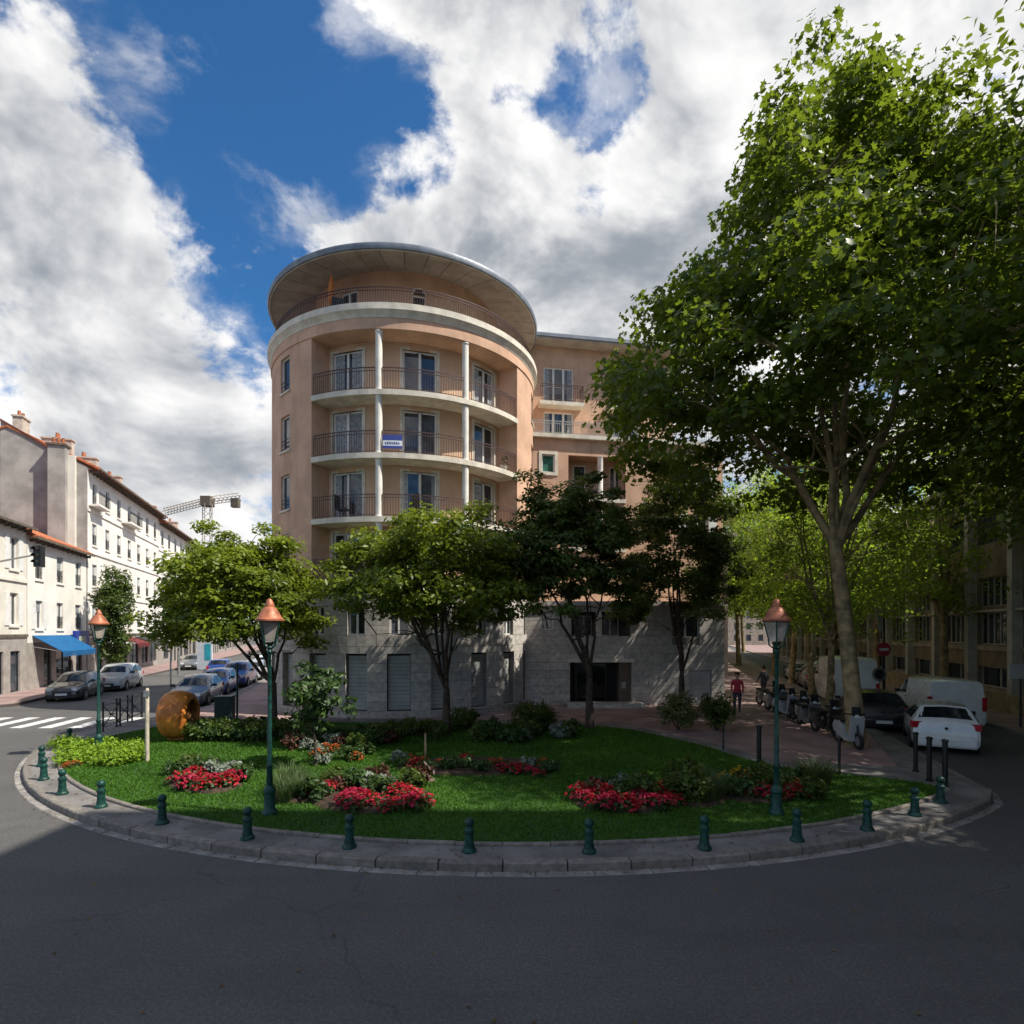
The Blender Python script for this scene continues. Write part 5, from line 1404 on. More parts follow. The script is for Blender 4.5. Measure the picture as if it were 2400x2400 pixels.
awning(mp2, L2 - 6.0, L2 - .6, 2.45, 3.45, 1.6, 'bright blue shop awning on the white house at left', M_BLUE)
sb = thing('shop_sign', 'dark blue shop fascia sign with a pale patch beside the blue awning', 'sign', mp2(1.5, 0, 2.6), world=True)
MB().slab(mp2, .5, 3.0, -.35, -.18, 2.65, 3.75).build('panel', mat('blue_sign', (.012, .035, .28), .4, .1, 2), sb)
MB().slab(mp2, 1.2, 2.4, -.37, -.352, 2.85, 3.35).build('emblem', mat('pale_sign', (.45, .50, .38), .5, .2, 4), sb)
awning(mp3, L3 - 16.5, L3 - 11.5, 2.6, 3.2, 1.6, 'dark shop awning under the tall white house', mat('black_canvas', (.03, .028, .028), .8))
awning(mp3, L3 - 10.6, L3 - 6.8, 2.65, 3.2, 1.5, 'dark red shop awning beside the slim street tree', mat('maroon_canvas', (.13, .018, .02), .8))
awning(mp3, L3 - 5.8, L3 - 1.0, 2.7, 3.3, 1.3, 'white shop awning at the foot of the grey gable', mat('white_canvas', (.6, .57, .52), .8))
# advertising panel and blue sign far up the street
ap_ = thing('advert_panel', 'white and turquoise advertising panel at the kerb behind the blue cars', 'sign', (-24.9, 46, PZ))
MB().box((0, 0, 1.6), (1.2, .12, 2.2)).build('panel', mat('panel_white', (.66, .70, .74), .4, .05), ap_)
MB().box((.25, -.066, 1.9), (.5, .01, 1.3)).build('poster', mat('turquoise', (.04, .42, .52), .5, .1), ap_)
MB().box((0, 0, .25), (.25, .1, .5)).build('leg', M_STEEL, ap_)

# traffic signal hanging on an arm at the left edge
tl = thing('traffic_light', 'black traffic light hung from a grey arm at the left edge', 'traffic light', (-28.2, 29.6, PZ))
Y0 = 27.0
ax, az = X_at(92, Y0), z_at(1302, Y0) - PZ
pr_ = (-28.2, 29.6)
MB().lathe([(.13, 0), (.11, .3), (.09, 5.2), (.07, 7.0)], 12).build('pole', M_STEEL, tl, smooth=40)
MB().tube([(0, 0, az - .35), (2.0, -.8, az - .1), (ax - pr_[0] - .1, Y0 - pr_[1], az + .05)], [.06, .05, .04], 8).build('arm', M_STEEL, tl, smooth=40)
hx, hy = ax - pr_[0], Y0 - pr_[1]
hd = MB().box((hx, hy, az - .05), (.34, .28, 1.0)).build('head', M_BLACK, tl)
for k, cc_ in enumerate(((.10, .01, .01), (.10, .06, .01), (.01, .07, .03))):
    b = MB(); b.tube([(hx, hy - .15, az + .27 - k*.31), (hx, hy - .17, az + .27 - k*.31)], .10, 14); b.build('lens', mat('lens_%d' % k, cc_, .3), hd)
    b = MB(); zc = az + .27 - k*.31
    for a0 in range(0, 180, 20):
        p0, p1 = R_(a0), R_(a0 + 20); b.add([(hx + .12*math.cos(p0), hy - .14, zc + .12*math.sin(p0)), (hx + .12*math.cos(p1), hy - .14, zc + .12*math.sin(p1)), (hx + .12*math.cos(p1), hy - .36, zc + .12*math.sin(p1)), (hx + .12*math.cos(p0), hy - .36, zc + .12*math.sin(p0))], [(0, 1, 2, 3)])
    b.build('visor', M_BLACK, hd)
# bent-arm street light farther up
sl = thing('bracket_lamp', 'thin grey street light with a long curved arm over the left street', 'street lamp', (-27.6, 47, PZ))
MB().lathe([(.12, 0), (.09, 4), (.07, 8.6)], 10).build('pole', M_STEEL, sl, smooth=40)
MB().tube([(0, 0, 8.4), (.5, 0, 9.1), (1.5, 0, 9.5), (3.4, 0, 9.55)], [.06, .05, .04, .035], 8).build('arm', M_STEEL, sl, smooth=40)
MB().lathe([(.05, 9.6), (.2, 9.5), (.26, 9.3), (.1, 9.2)], 12, (3.4, 0, 0)).build('lamp_head', M_BLACK, sl, smooth=40)

# tower crane in the distance
cr_Y = 165.0; cxx = X_at(486, cr_Y); cz_ = z_at(1182, cr_Y)
cn = thing('tower_crane', 'distant tower crane above the left street', 'crane', (cxx, cr_Y, 0))
M_CR = mat('crane_paint', (.36, .30, .24), .6, .15, .5)
def lattice(p0, p1, w, n):
    b = MB(); p0, p1 = Vector(p0), Vector(p1); d = (p1-p0).normalized(); s = d.orthogonal().normalized(); q = d.cross(s)
    cs = [s*w/2 + q*w/2, s*w/2 - q*w/2, -s*w/2 - q*w/2, -s*w/2 + q*w/2]
    for c in cs: b.tube([p0 + c, p1 + c], .11, 5)
    for k in range(n):
        a, e = p0 + (p1-p0)*k/n, p0 + (p1-p0)*(k+1)/n
        for i in range(4): b.tube([a + cs[i], e + cs[(i+1) % 4]], .075, 4, caps=False)
    return b
tag(lattice((0, 0, 0), (0, 0, cz_), 2.0, 20).build('mast', M_CR, cn), kind='stuff')
jl = (X_at(385, cr_Y) - cxx, 0, z_at(1200, cr_Y)); jr = (X_at(548, cr_Y) - cxx, 4, z_at(1156, cr_Y))
tag(lattice((0, 0, cz_ + 1), jl, 1.5, 14).build('jib', M_CR, cn), kind='stuff')
tag(lattice((0, 0, cz_ + 1), jr, 1.6, 8).build('counter_jib', M_CR, cn), kind='stuff')
MB().box((0, 0, cz_ + .8), (2.8, 2.8, 2.8)).build('cab', M_EAVE, cn)
MB().box((jr[0]*.85, jr[1]*.85, cz_ + (jr[2]-cz_)*.85 - 1.6), (2.2, 1.6, 2.6)).build('counterweight', M_EAVE, cn)

# ================================================================== school on the right
SA = math.atan2(1.0, .30); sc_ = math.sqrt(1 + .3**2)
so_ = (sfx(6.0), 6.0)
# front looks left: inwards is to the right of the heading
mpq = straight(so_, SA); mpH = lambda u, d, z: mpq(u, -d, z)
SL = 94.0
M_CONC = mat('school_concrete', (.33, .285, .225), .9, .14, 1.2, .3, 40, stain=.3)
M_CONC2 = mat('school_panel', (.22, .165, .11), .9, .14, 1.2, .3, 40, stain=.25)
M_CONCP = mat('school_pillar', (.42, .385, .33), .85, .1, 2.0, .2, 40)
M_SCHF = mat('school_window_frame', (.40, .38, .35), .6, .1, 3.0)
sch = thing('school_building', 'long concrete school with pillars and window bands on the right', 'building', (so_[0], so_[1], 0), world=True)
BAY = 4.1; nbay = int(SL/BAY); holes = []
for k in range(nbay):
    u = k*BAY
    holes += [(u + .3, u + BAY - .3, .95, 1.95), (u + .25, u + BAY - .25, 3.05, 4.65), (u + .25, u + BAY - .25, 4.95, 6.4), (u + .25, u + BAY - .25, 8.1, 9.8)]
MB().wall(mpH, 0, SL, 0, 11.5, holes, .35).build('wall', M_CONC2, sch)
MB().add([mpH(SL, 0, 0), mpH(SL, 14, 0), mpH(SL, 14, 11.5), mpH(SL, 0, 11.5)], [(0, 1, 2, 3)]).build('end_wall', M_CONC, sch)
MB().add([mpH(0, 0, 0), mpH(0, 0, 11.5), mpH(0, 14, 11.5), mpH(0, 14, 0)], [(0, 1, 2, 3)]).build('end_wall', M_CONC, sch)
MB().slab(mpH, -.3, SL + .3, -.5, 14, 11.5, 11.8).build('roof', M_CONC, sch)
for k in range(nbay + 1):
    u = k*BAY; MB().slab(mpH, u - .2, u + .2, -.42, -.005, 0, 11.4).build('pillar', M_CONCP, sch)
for (a, c, z0, z1) in holes:
    near = 14 < a < 46
    if z0 > 8 or not near:
        MB().slab(mpH, a, c, .2, .22, z0, z1).build('window', M_GLASS, sch)
    else:
        window(sch, mpH, a, c, z0, z1, .2, 2 if z0 < 2 else 6, fr=M_SCHF, w=.05)
for (z0, z1, o) in ((2.75, 2.98, .1), (4.66, 4.76, .3), (.75, .9, .12)):
    for k in range(nbay): MB().slab(mpH, k*BAY + .205, (k+1)*BAY - .205, -o, -.004, z0, z1).build('ledge', M_CONCP if z0 > 4 else M_CONC, sch)
lw = thing('garden_wall', 'low yellowish wall along the foot of the school', 'wall', mpH(18, -.9, 0), world=True)
for k in range(24): MB().slab(mpH, 16 + k*1.5 + .01, 17.5 + k*1.5 - .01, -1.1, -.85, PZ, PZ + .8).build('wall_panel', mat('yellow_stone', (.30, .225, .13), .9, .2, 2.0, .3, 30, obj_var=.15), lw)
# signs and banner on the right
x, y = G(2392, 1704, PZ)
sg = thing('road_sign', 'white rectangular road sign on a dark pole at the right edge', 'sign', (x, y, PZ), .1)
MB().lathe([(.035, 0), (.035, 2.35)], 10).build('pole', M_BLACK, sg, smooth=40)
MB().box((0, -.05, 2.08), (1.05, .03, .55)).build('panel', mat('sign_white', (.55, .56, .54), .4, .06), sg)
Yg = 33.0; gx = X_at(2072, Yg)
bs = thing('street_banner', 'long grey banner on a pole before the school', 'banner', (gx, Yg, PZ))
MB().lathe([(.07, 0), (.06, 6.5)], 10).build('pole', M_BLACK, bs, smooth=40)
b = MB(); b.add([(-.75, 0, 6.0), (-.09, 0, 6.1), (-.09, 0, 3.6), (-.28, 0, 3.55), (-.75, .02, 6.0), (-.09, .02, 6.1), (-.09, .02, 3.6), (-.28, .02, 3.55)], [(0, 3, 2, 1), (4, 5, 6, 7), (0, 4, 7, 3), (2, 6, 5, 1), (0, 1, 5, 4), (3, 7, 6, 2)]); b.build('cloth', mat('grey_banner', (.36, .38, .40), .8), bs)
Yn = 26.0
for (px, py, r, colr, lb, ring_) in ((2070, 1522, .32, (.35, .03, .05), 'round red road sign on a pole behind the plane trunk', 0), (2060, 1580, .34, (.02, .02, .022), 'round dark sign with a pale rim above the parked van', 1)):
    xg, zg = X_at(px, Yn), z_at(py, Yn) - PZ
    rs_ = thing('round_sign', lb, 'sign', (xg, Yn, PZ)); Yn += .8
    MB().lathe([(.03, 0), (.03, zg + .2)], 8).build('pole', M_BLACK, rs_, smooth=40)
    MB().tube([(0, -.035, zg), (0, -.055, zg)], r, 24).build('disc', mat('disc_%d' % ring_, colr, .45), rs_)
    if ring_ : 
        b = MB(); n = 24
        for k in range(n):
            a0, a1 = 2*math.pi*k/n, 2*math.pi*(k+1)/n
            b.add([(math.cos(a0)*r*.72, -.058, zg + math.sin(a0)*r*.72), (math.cos(a1)*r*.72, -.058, zg + math.sin(a1)*r*.72), (math.cos(a1)*r, -.058, zg + math.sin(a1)*r), (math.cos(a0)*r, -.058, zg + math.sin(a0)*r)], [(0, 1, 2, 3)])
        b.build('rim', M_STEEL, rs_)
    else:
        MB().box((0, -.058, zg), (.42, .006, .11)).build('bar', mat('sign_white', (.55, .56, .54)), rs_)
# far houses closing both streets
for (x, y, w, h, lb) in ((-36, 150, 40, 15, 'pale block closing the far end of the left street'), (52, 150, 60, 12, 'pale block closing the far end of the right street')):
    t_ = thing('far_block', lb, 'building', (x, y, 0), world=True); mp = straight((x - w/2, y), 0.0)
    hs = [(u, u + 1.3, z, z + 1.7) for u in np.arange(1.5, w - 2, 3.2) for z in np.arange(1.2, h - 2, 3.0)]
    MB().wall(mp, 0, w, 0, h, hs, .25).build('wall', M_CONC if x > 0 else M_WW2, t_)
    for (a, c, z0, z1) in hs: MB().slab(mp, a, c, .15, .17, z0, z1).build('window', M_GLASS, t_)
    MB().slab(mp, -.3, w + .3, -.4, 10, h, h + .4).build('roof', M_ZINC, t_)

# row of houses on the left side of the right-hand street, behind the plane trees
ro = (17.5, 46.0); mpR = straight(ro, math.atan2(1.0, .30))
rh = thing('terrace_row', 'plain row of houses behind the plane trees of the right-hand street', 'building', (ro[0], ro[1], 0), world=True)
mpR0 = mpR; mpRr = lambda u, d, z: mpR0(70 - u, d, z)
hs = [(u, u + 1.2, z, z + (1.7 if z > 2 else 2.0)) for u in np.arange(1.5, 68, 3.1) for z in (.4, 4.0, 7.0)]
MB().wall(mpR, 0, 70, 0, 10.5, hs, .2).build('wall', M_CONC, rh)
for (a, c, z0, z1) in hs: MB().slab(mpR, a, c, .12, .14, z0, z1).build('window', M_GLASS, rh)
MB().slab(mpR, -.02, .0, 0, 12, 0, 10.5).build('end_wall', M_GREYW, rh)
MB().slab(mpR, -.3, 70.3, -.4, 12, 10.5, 10.9).build('roof', M_ZINC, rh)

# ================================================================== vehicles
M_TYRE = mat('tyre', (.018, .018, .019), .85, .2, 12.0)
M_RIM = mat('alloy_rim', (.34, .34, .35), .35, .1, 8.0, metal=.7)
M_CGL = glass_mat('car_glass', (.018, .022, .024), .05, .6)
M_TAIL = mat('tail_lamp_red', (.40, .008, .02), .25, .1, 8.0, spec=.6)
M_HEAD = mat('head_lamp', (.62, .64, .66), .15, .08, 8.0, spec=.7)
M_PLAS = mat('black_plastic', (.02, .02, .022), .6, .1, 9.0)
M_PLATE = mat('number_plate', (.66, .66, .62), .5, .05, 9.0)
def paint(name, c, rough=.28):
    return mat('car_' + name, c, rough, .04, 3.0, coat=.7, spec=.5)

# side profiles: (x from the nose, top height, belt height, half width, roof half width)
HATCH = [(0, .52, .50, .62, .5), (.12, .66, .62, .76, .62), (.5, .80, .76, .83, .70), (1.05, .90, .86, .86, .74), (1.2, .95, .90, .865, .74), (1.75, 1.36, .92, .87, .60), (2.1, 1.45, .93, .87, .60), (2.9, 1.47, .95, .87, .60), (3.58, 1.42, .97, .86, .60), (3.90, 1.0, .96, .83, .70), (3.97, .90, .86, .82, .70), (4.0, .55, .52, .76, .64)]
SUV = [(0, .62, .60, .68, .55), (.1, .80, .76, .82, .68), (.5, .95, .90, .88, .76), (1.05, 1.04, 1.0, .90, .78), (1.2, 1.08, 1.02, .90, .78), (1.7, 1.52, 1.04, .91, .68), (2.1, 1.62, 1.05, .91, .68), (3.2, 1.63, 1.07, .91, .68), (3.85, 1.54, 1.09, .90, .66), (4.15, 1.12, 1.08, .87, .72), (4.28, .98, .94, .85, .74), (4.32, .58, .55, .78, .66)]
VAN = [(0, .70, .68, .70, .58), (.1, .92, .86, .84, .72), (.5, 1.06, 1.0, .90, .80), (.85, 1.14, 1.08, .92, .82), (.95, 1.18, 1.10, .92, .82), (1.55, 1.78, 1.12, .93, .80), (1.9, 1.86, 1.13, .93, .81), (3.0, 1.88, 1.13, .93, .82), (4.1, 1.87, 1.13, .93, .82), (4.22, 1.82, 1.12, .92, .81), (4.27, 1.15, 1.10, .92, .84), (4.30, .55, .52, .88, .80)]
BIGVAN = [(0, .80, .78, .78, .66), (.1, 1.05, 1.0, .92, .80), (.4, 1.25, 1.2, .97, .85), (.7, 1.40, 1.34, .99, .86), (.8, 1.45, 1.36, 1.0, .86), (1.45, 2.25, 1.4, 1.0, .86), (1.8, 2.42, 1.4, 1.0, .88), (3.0, 2.45, 1.4, 1.0, .90), (5.0, 2.44, 1.4, 1.0, .90), (5.15, 2.38, 1.4, 1.0, .89), (5.2, 1.4, 1.35, 1.0, .9), (5.22, .6, .56, .96, .86)]
def make_car(label, cat, prof, col, loc, heading, name='parked_car', group=None, wheel_r=.31, solid_rear=False):
    """heading = where the nose points (radians); loc = middle of the car on the ground"""
    L = prof[-1][0]; t_ = thing(name, label, cat, (loc[0], loc[1], loc[2] if len(loc) > 2 else .0), heading, group)
    X = lambda x: L/2 - x
    zb = .20; secs = []
    for (x, zt, zbelt, w, wr) in prof:
        cab = zt - zbelt > .12
        half = [(w*.90, zb), (w*.985, zb + .10), (w, (zb + zbelt)/2), (w*.985, zbelt)]
        if cab: half += [(wr + (w-wr)*.08, zt - .09), (wr*.90, zt - .02), (0, zt + .015)]
        else: half += [(wr + (w-wr)*.55, zbelt + (zt-zbelt)*.5), (wr*.9, zt), (0, zt + .02)]
        secs.append([(X(x), y, z) for y, z in half] + [(X(x), -y, z) for y, z in reversed(half[:-1])])
    b = MB(); n = len(secs[0])
    for s in secs: b.v += s
    for i in range(len(secs)-1):
        for j in range(n-1): b.f.append((i*n+j, (i+1)*n+j, (i+1)*n+j+1, i*n+j+1)); b.m.append(0)
        b.f.append((i*n+n-1, (i+1)*n+n-1, (i+1)*n, i*n)); b.m.append(0)
    b.f.append(tuple(range(n))); b.f.append(tuple(reversed(range((len(secs)-1)*n, len(secs)*n)))); b.m += [0, 0]
    b.build('body', col, t_, smooth=38)
    # glass, laid 6 mm proud of the cabin
    cabs = [i for i, p in enumerate(prof) if p[1] - p[2] > .12]
    c0, c1 = cabs[0], cabs[-1]
    def P(i, j): return Vector(secs[i][j])
    def quad(nm, a, b_, c, d, off=.008, ins=.12):
        pts = [a, b_, c, d]; ce = sum(pts, Vector())/4; nn = (b_-a).cross(d-a).normalized()
        if nn.dot(ce - Vector((0, 0, .9))) < 0: nn = -nn
        q = [p + (ce - p)*ins + nn*off for p in pts]; q2 = [p - nn*.006 for p in q]
        MB().add(q + q2, [(0, 1, 2, 3), (7, 6, 5, 4), (0, 4, 5, 1), (1, 5, 6, 2), (2, 6, 7, 3), (3, 7, 4, 0)]).build(nm, M_CGL, t_)
    # windscreen and rear window follow the crowned body, 10 mm proud
    def screen(nm, i0, i1, f0, f1):
        rows = []
        for f in (f0, (f0+f1)/2, f1):
            rows.append([P(i0, j)*(1-f) + P(i1, j)*f for j in (4, 5, 6, 7, 8)])
        nn = (rows[2][2] - rows[0][2]).cross(rows[0][4] - rows[0][0]).normalized()
        if nn.z < 0: nn = -nn
        vs = []
        for r_ in rows:
            for q, p_ in enumerate(r_): vs.append(Vector((p_.x, p_.y*.90, p_.z)) + nn*.012)
        k = len(vs); vs += [v - nn*.008 for v in vs]
        fs = []
        for i in (0, 1):
            for j in range(4): fs += [(i*5+j, i*5+j+1, i*5+6+j, i*5+5+j), (k+i*5+j, k+i*5+5+j, k+i*5+6+j, k+i*5+j+1)]
        MB().add(vs, fs).build(nm, M_CGL, t_, smooth=40)
    screen('windscreen', c0 - 1, c0, .10, .90)
    if not solid_rear: screen('rear_window', c1, c1 + 1, .12, .86)
    idx = list(range(c0, c1))
    for side in (0, 1):
        J = (3, 4) if side == 0 else (n-4, n-5)
        if not solid_rear:
            m_ = len(idx)//2 + 1
            groups = [idx[:m_], idx[m_:]] if len(idx) > 1 else [idx]
        else: groups = [idx[:1]]
        for g in groups:
            if not g: continue
            a, e = g[0], g[-1] + 1
            quad('side_window', P(a, J[0]), P(e, J[0]), P(e, J[1]), P(a, J[1]), .008, .10)
        # front quarter, between the screen pillar and the door
        tri = [P(c0-1, J[0])*.55 + P(c0, J[0])*.45, P(c0, J[0]), P(c0, J[1])]; ce = sum(tri, Vector())/3; nn = (tri[1]-tri[0]).cross(tri[2]-tri[0]).normalized()
        if nn.y * ce.y < 0: nn = -nn
        q = [p_ + (ce - p_)*.15 + nn*.008 for p_ in tri]; MB().add(q + [p_ - nn*.005 for p_ in q], [(0, 1, 2), (5, 4, 3), (0, 3, 4, 1), (1, 4, 5, 2), (2, 5, 3, 0)]).build('side_window', M_CGL, t_)
        # mirror
        s = 1 if side == 0 else -1; mx_ = secs[c0-1][3]
        MB().box((mx_[0] - .25, s*(prof[c0][3] + .09), prof[c0][2] + .07), (.12, .2, .13)).build('wing_mirror', M_PLAS, t_)
    # wheels in dark arches
    for wx in (.78 if L < 5 else .95, L - (.72 if L < 5 else 1.0)):
        k = min(range(len(prof)), key=lambda i: abs(prof[i][0]-wx)); w = prof[k][3]
        for s in (-1, 1):
            MB().tube([(X(wx), s*(w - .25), wheel_r + .02), (X(wx), s*(w + .003), wheel_r + .02)], wheel_r + .055, 24).build('wheel_arch', M_PLAS, t_, smooth=40)
            b = MB(); R0 = wheel_r
            prof_ = [(R0*.62, w - .17), (R0*.96, w - .16), (R0, w - .12), (R0, w - .02), (R0*.95, w + .012), (R0*.66, w + .016)]
            for j in range(24):
                a = 2*math.pi*j/24
                for (r, yy) in prof_: b.v.append((X(wx) + r*math.cos(a), s*yy, wheel_r + r*math.sin(a)))
            q = len(prof_)
            for j in range(24):
                j2 = (j+1) % 24
                for i in range(q): i2 = (i+1) % q; b.f.append((j*q+i, j2*q+i, j2*q+i2, j*q+i2)); b.m.append(0)
            ty = b.build('wheel', M_TYRE, t_, smooth=40)
            b = MB(); b.tube([(X(wx), s*(w - .05), wheel_r), (X(wx), s*(w + .008), wheel_r)], R0*.2, 12)
            for j in range(5):
                a = 2*math.pi*j/5; d = Vector((math.cos(a), 0, math.sin(a))); e_ = Vector((-d.z, 0, d.x)); o = Vector((X(wx), s*(w + .004), wheel_r))
                b.add([o + e_*.05, o + d*R0*.66 + e_*.04, o + d*R0*.66 - e_*.04, o - e_*.05], [(0, 1, 2, 3)])
            tag(b.build('rim', M_RIM, ty), kind='stuff')
    wn, wt = prof[1][3], prof[-2][3]
    zn, zt_ = prof[1][1], prof[-2][2]
    for s in (-1, 1):
        MB().box((X(.20), s*wn*.76, zn - .02), (.34, .30, .15), s*-.35).build('headlight', M_HEAD, t_)
        if solid_rear: MB().box((X(L - .03), s*(wt - .07), 1.0), (.1, .14, .5)).build('tail_light', M_TAIL, t_)
        else: MB().box((X(L - .12), s*(wt*.86), zt_ - .02), (.20, .32, .20), s*.25).build('tail_light', M_TAIL, t_)
        MB().box((X(1.9), s*(prof[5][3] + .004), prof[5][2] - .1), (.16, .02, .03)).build('door_handle', M_PLAS, t_)
    MB().box((X(.03), 0, .30), (.16, prof[1][3]*1.8, .16)).build('front_bumper', M_PLAS, t_)
    MB().box((X(-.01), 0, .46), (.12, .8, .12)).build('grille', M_PLAS, t_)
    MB().box((X(L - .0), 0, .36), (.16, prof[-2][3]*1.75, .2)).build('rear_bumper', col, t_)
    MB().box((X(L) - .085, 0, .40 if not solid_rear else .5), (.015, .52, .11)).build('number_plate', M_PLATE, t_)
    MB().box((X(-.05) + .03, 0, .40), (.015, .52, .11)).build('number_plate', M_PLATE, t_)
    MB().tube([(X(L) - .075, 0, .78), (X(L) - .09, 0, .78)], .045, 14).build('badge', M_PLAS, t_)
    return t_

HL = LA                                     # away from the viewer, up the left street
NL = LA + math.pi
P_WHITE, P_SILV = paint('white', (.70, .70, .68)), paint('silver', (.36, .37, .38), .3)
P_DARK, P_BLUE, P_BLU2, P_GREY = paint('dark', (.022, .021, .022)), paint('blue', (.022, .085, .30)), paint('blue_deep', (.015, .045, .20)), paint('grey', (.12, .125, .13))
# parked on the far side of the left street, noses towards the viewer
make_car('dark car parked in front of the blue awning', 'car', HATCH, P_DARK, (-24.3, 31.6, 0), NL + .04, group='cars parked along the left street')
make_car('silver car parked behind the dark one by the blue awning', 'car', SUV, P_SILV, (-25.4, 36.6, 0), NL, group='cars parked along the left street')
make_car('grey car parked far up by the dark shop awning', 'car', HATCH, P_GREY, (-31.5, 56, 0), NL, group='cars parked along the left street')
# parked along the near kerb of the left street
Kl = lambda Y, o: (kx_left(Y) - o, Y, 0)
hk = math.atan2(-1.0, .26)
make_car('dark car with pale bonnet right behind the orange sculpture', 'car', HATCH, paint('slate', (.10, .12, .15)), Kl(29.2, 1.05), hk, group='cars parked along the left street')
make_car('bright blue car, second in the row behind the orange sculpture', 'car', HATCH, P_BLUE, Kl(34.0, 1.25), hk, group='cars parked along the left street')
make_car('deep blue car, third in the row behind the orange sculpture', 'car', SUV, P_BLU2, Kl(39.0, 1.1), hk, group='cars parked along the left street')
make_car('pale grey car, fourth in the row behind the orange sculpture', 'car', HATCH, P_SILV, Kl(44.2, 1.1), hk, group='cars parked along the left street')
make_car('white car, last visible in the row behind the orange sculpture', 'car', SUV, P_WHITE, Kl(49.5, 1.1), hk, group='cars parked along the left street')
make_car('dark blue car driving up the middle of the left street', 'car', HATCH, P_BLU2, (-24.0, 47, 0), HL, name='moving_car')
# right street: seen from behind, going away
HR = math.atan2(1.0, .33)
x, y = G(2222, 1768); make_car('white hatchback seen from behind in the street on the right', 'car', HATCH, P_WHITE, (x + 1.0, y + 1.75, 0), math.atan2(1.0, .60), name='white_car')
make_car('white delivery van with plain rear doors ahead of the white hatchback', 'van', VAN, P_WHITE, (X_at(2212, 22.3) + .3, 23.2, 0), HR, name='delivery_van', solid_rear=True, wheel_r=.33)
Kr = lambda Y, o: (kx_right(Y) + o, Y, 0)
make_car('dark car parked at the kerb just beyond the leaning plane trunk', 'car', HATCH, P_DARK, Kr(22.6, .2), HR, group='cars parked along the right street')
make_car('white high-roofed van parked behind the plane trunks', 'van', BIGVAN, P_WHITE, Kr(29.5, 0.9), HR, name='parked_van', solid_rear=True, wheel_r=.36)
make_car('dark grey car parked beyond the white high-roofed van', 'car', SUV, P_GREY, Kr(36.5, 1.0), HR, group='cars parked along the right street')
make_car('silver car parked far down the right-hand street', 'car', HATCH, P_SILV, Kr(42.5, 1.0), HR, group='cars parked along the right street')
make_car('dark car parked by the school wall', 'car', HATCH, P_DARK, (sfx(44) - 4.3, 44, 0), HR, group='cars parked along the right street')

# scooters parked on the footway by the plane trees
def scooter(label, loc, rz, col, first=[None]):
    t_ = thing('scooter', label, 'scooter', (loc[0], loc[1], PZ + .004), rz, 'scooters parked under the plane trees')
    for wx in (-.62, .62):
        b = MB(); n = 20
        for j in range(n):
            a = 2*math.pi*j/n
            for (r, yy) in ((.15, -.04), (.24, -.05), (.255, 0), (.24, .05), (.15, .04)): b.v.append((wx + r*math.cos(a), yy, .255 + r*math.sin(a)))
        for j in range(n):
            for i in range(5): b.f.append((j*5+i, ((j+1) % n)*5+i, ((j+1) % n)*5+(i+1) % 5, j*5+(i+1) % 5)); b.m.append(0)
        w = b.build('wheel', M_TYRE, t_, smooth=40); MB().tube([(wx, -.03, .255), (wx, .03, .255)], .15, 14).build('rim', M_RIM, w)
    b = MB(); secs = [(-.82, .50, .62, .10), (-.6, .42, .74, .16), (-.25, .28, .76, .18), (-.05, .24, .60, .17), (.1, .20, .30, .18), (.36, .22, .32, .17)]
    for (x_, z0, z1, w) in secs: b.v += [(x_, -w, z0), (x_, w, z0), (x_, w*.8, z1), (x_, -w*.8, z1)]
    for i in range(len(secs)-1):
        for j in range(4): b.f.append((i*4+j, i*4+(j+1) % 4, i*4+4+(j+1) % 4, i*4+4+j)); b.m.append(0)
    b.f += [(3, 2, 1, 0), (20, 21, 22, 23)]; b.m += [0, 0]; b.build('body', col, t_, smooth=45)
    MB().prism([(.34, .20), (.46, .22), (.62, .95), (.52, 1.0)], -.19, .19, mp=lambda a, c, e: (a, e, c)).build('leg_shield', col, t_)
    MB().prism([(-.72, .74), (-.1, .72), (-.06, .80), (-.4, .85), (-.76, .84)], -.14, .14, mp=lambda a, c, e: (a, e, c)).build('seat', M_PLAS, t_)
    MB().tube([(.62, 0, .26), (.56, 0, .7), (.46, 0, 1.05)], .03, 8).build('fork', M_PLAS, t_)
    MB().tube([(.40, -.33, 1.06), (.46, -.1, 1.04), (.46, .1, 1.04), (.40, .33, 1.06)], .022, 8).build('handlebar', M_PLAS, t_)
    MB().tube([(.50, 0, .96), (.60, 0, .93)], .09, 12).build('headlight', M_HEAD, t_)
    b = MB(); b.prism([(.50, 1.02), (.54, 1.0), (.48, 1.27), (.46, 1.27)], -.13, .13, mp=lambda a, c, e: (a, e, c)); b.build('windscreen', M_CGL, t_)
    return t_
x, y = G(1988, 1748, PZ); scooter('silver scooter parked left of the leaning plane trunk', (x, y), R_(-95), P_SILV)
x, y = G(1935, 1722, PZ); scooter('black scooter parked behind the silver one', (x, y), R_(-88), P_DARK)
x, y = G(1893, 1705, PZ); scooter('dark grey scooter, third in the row under the planes', (x, y), R_(-92), P_GREY)
x, y = G(1840, 1682, PZ); scooter('silver scooter farther back in the row under the planes', (x, y), R_(-85), P_SILV)

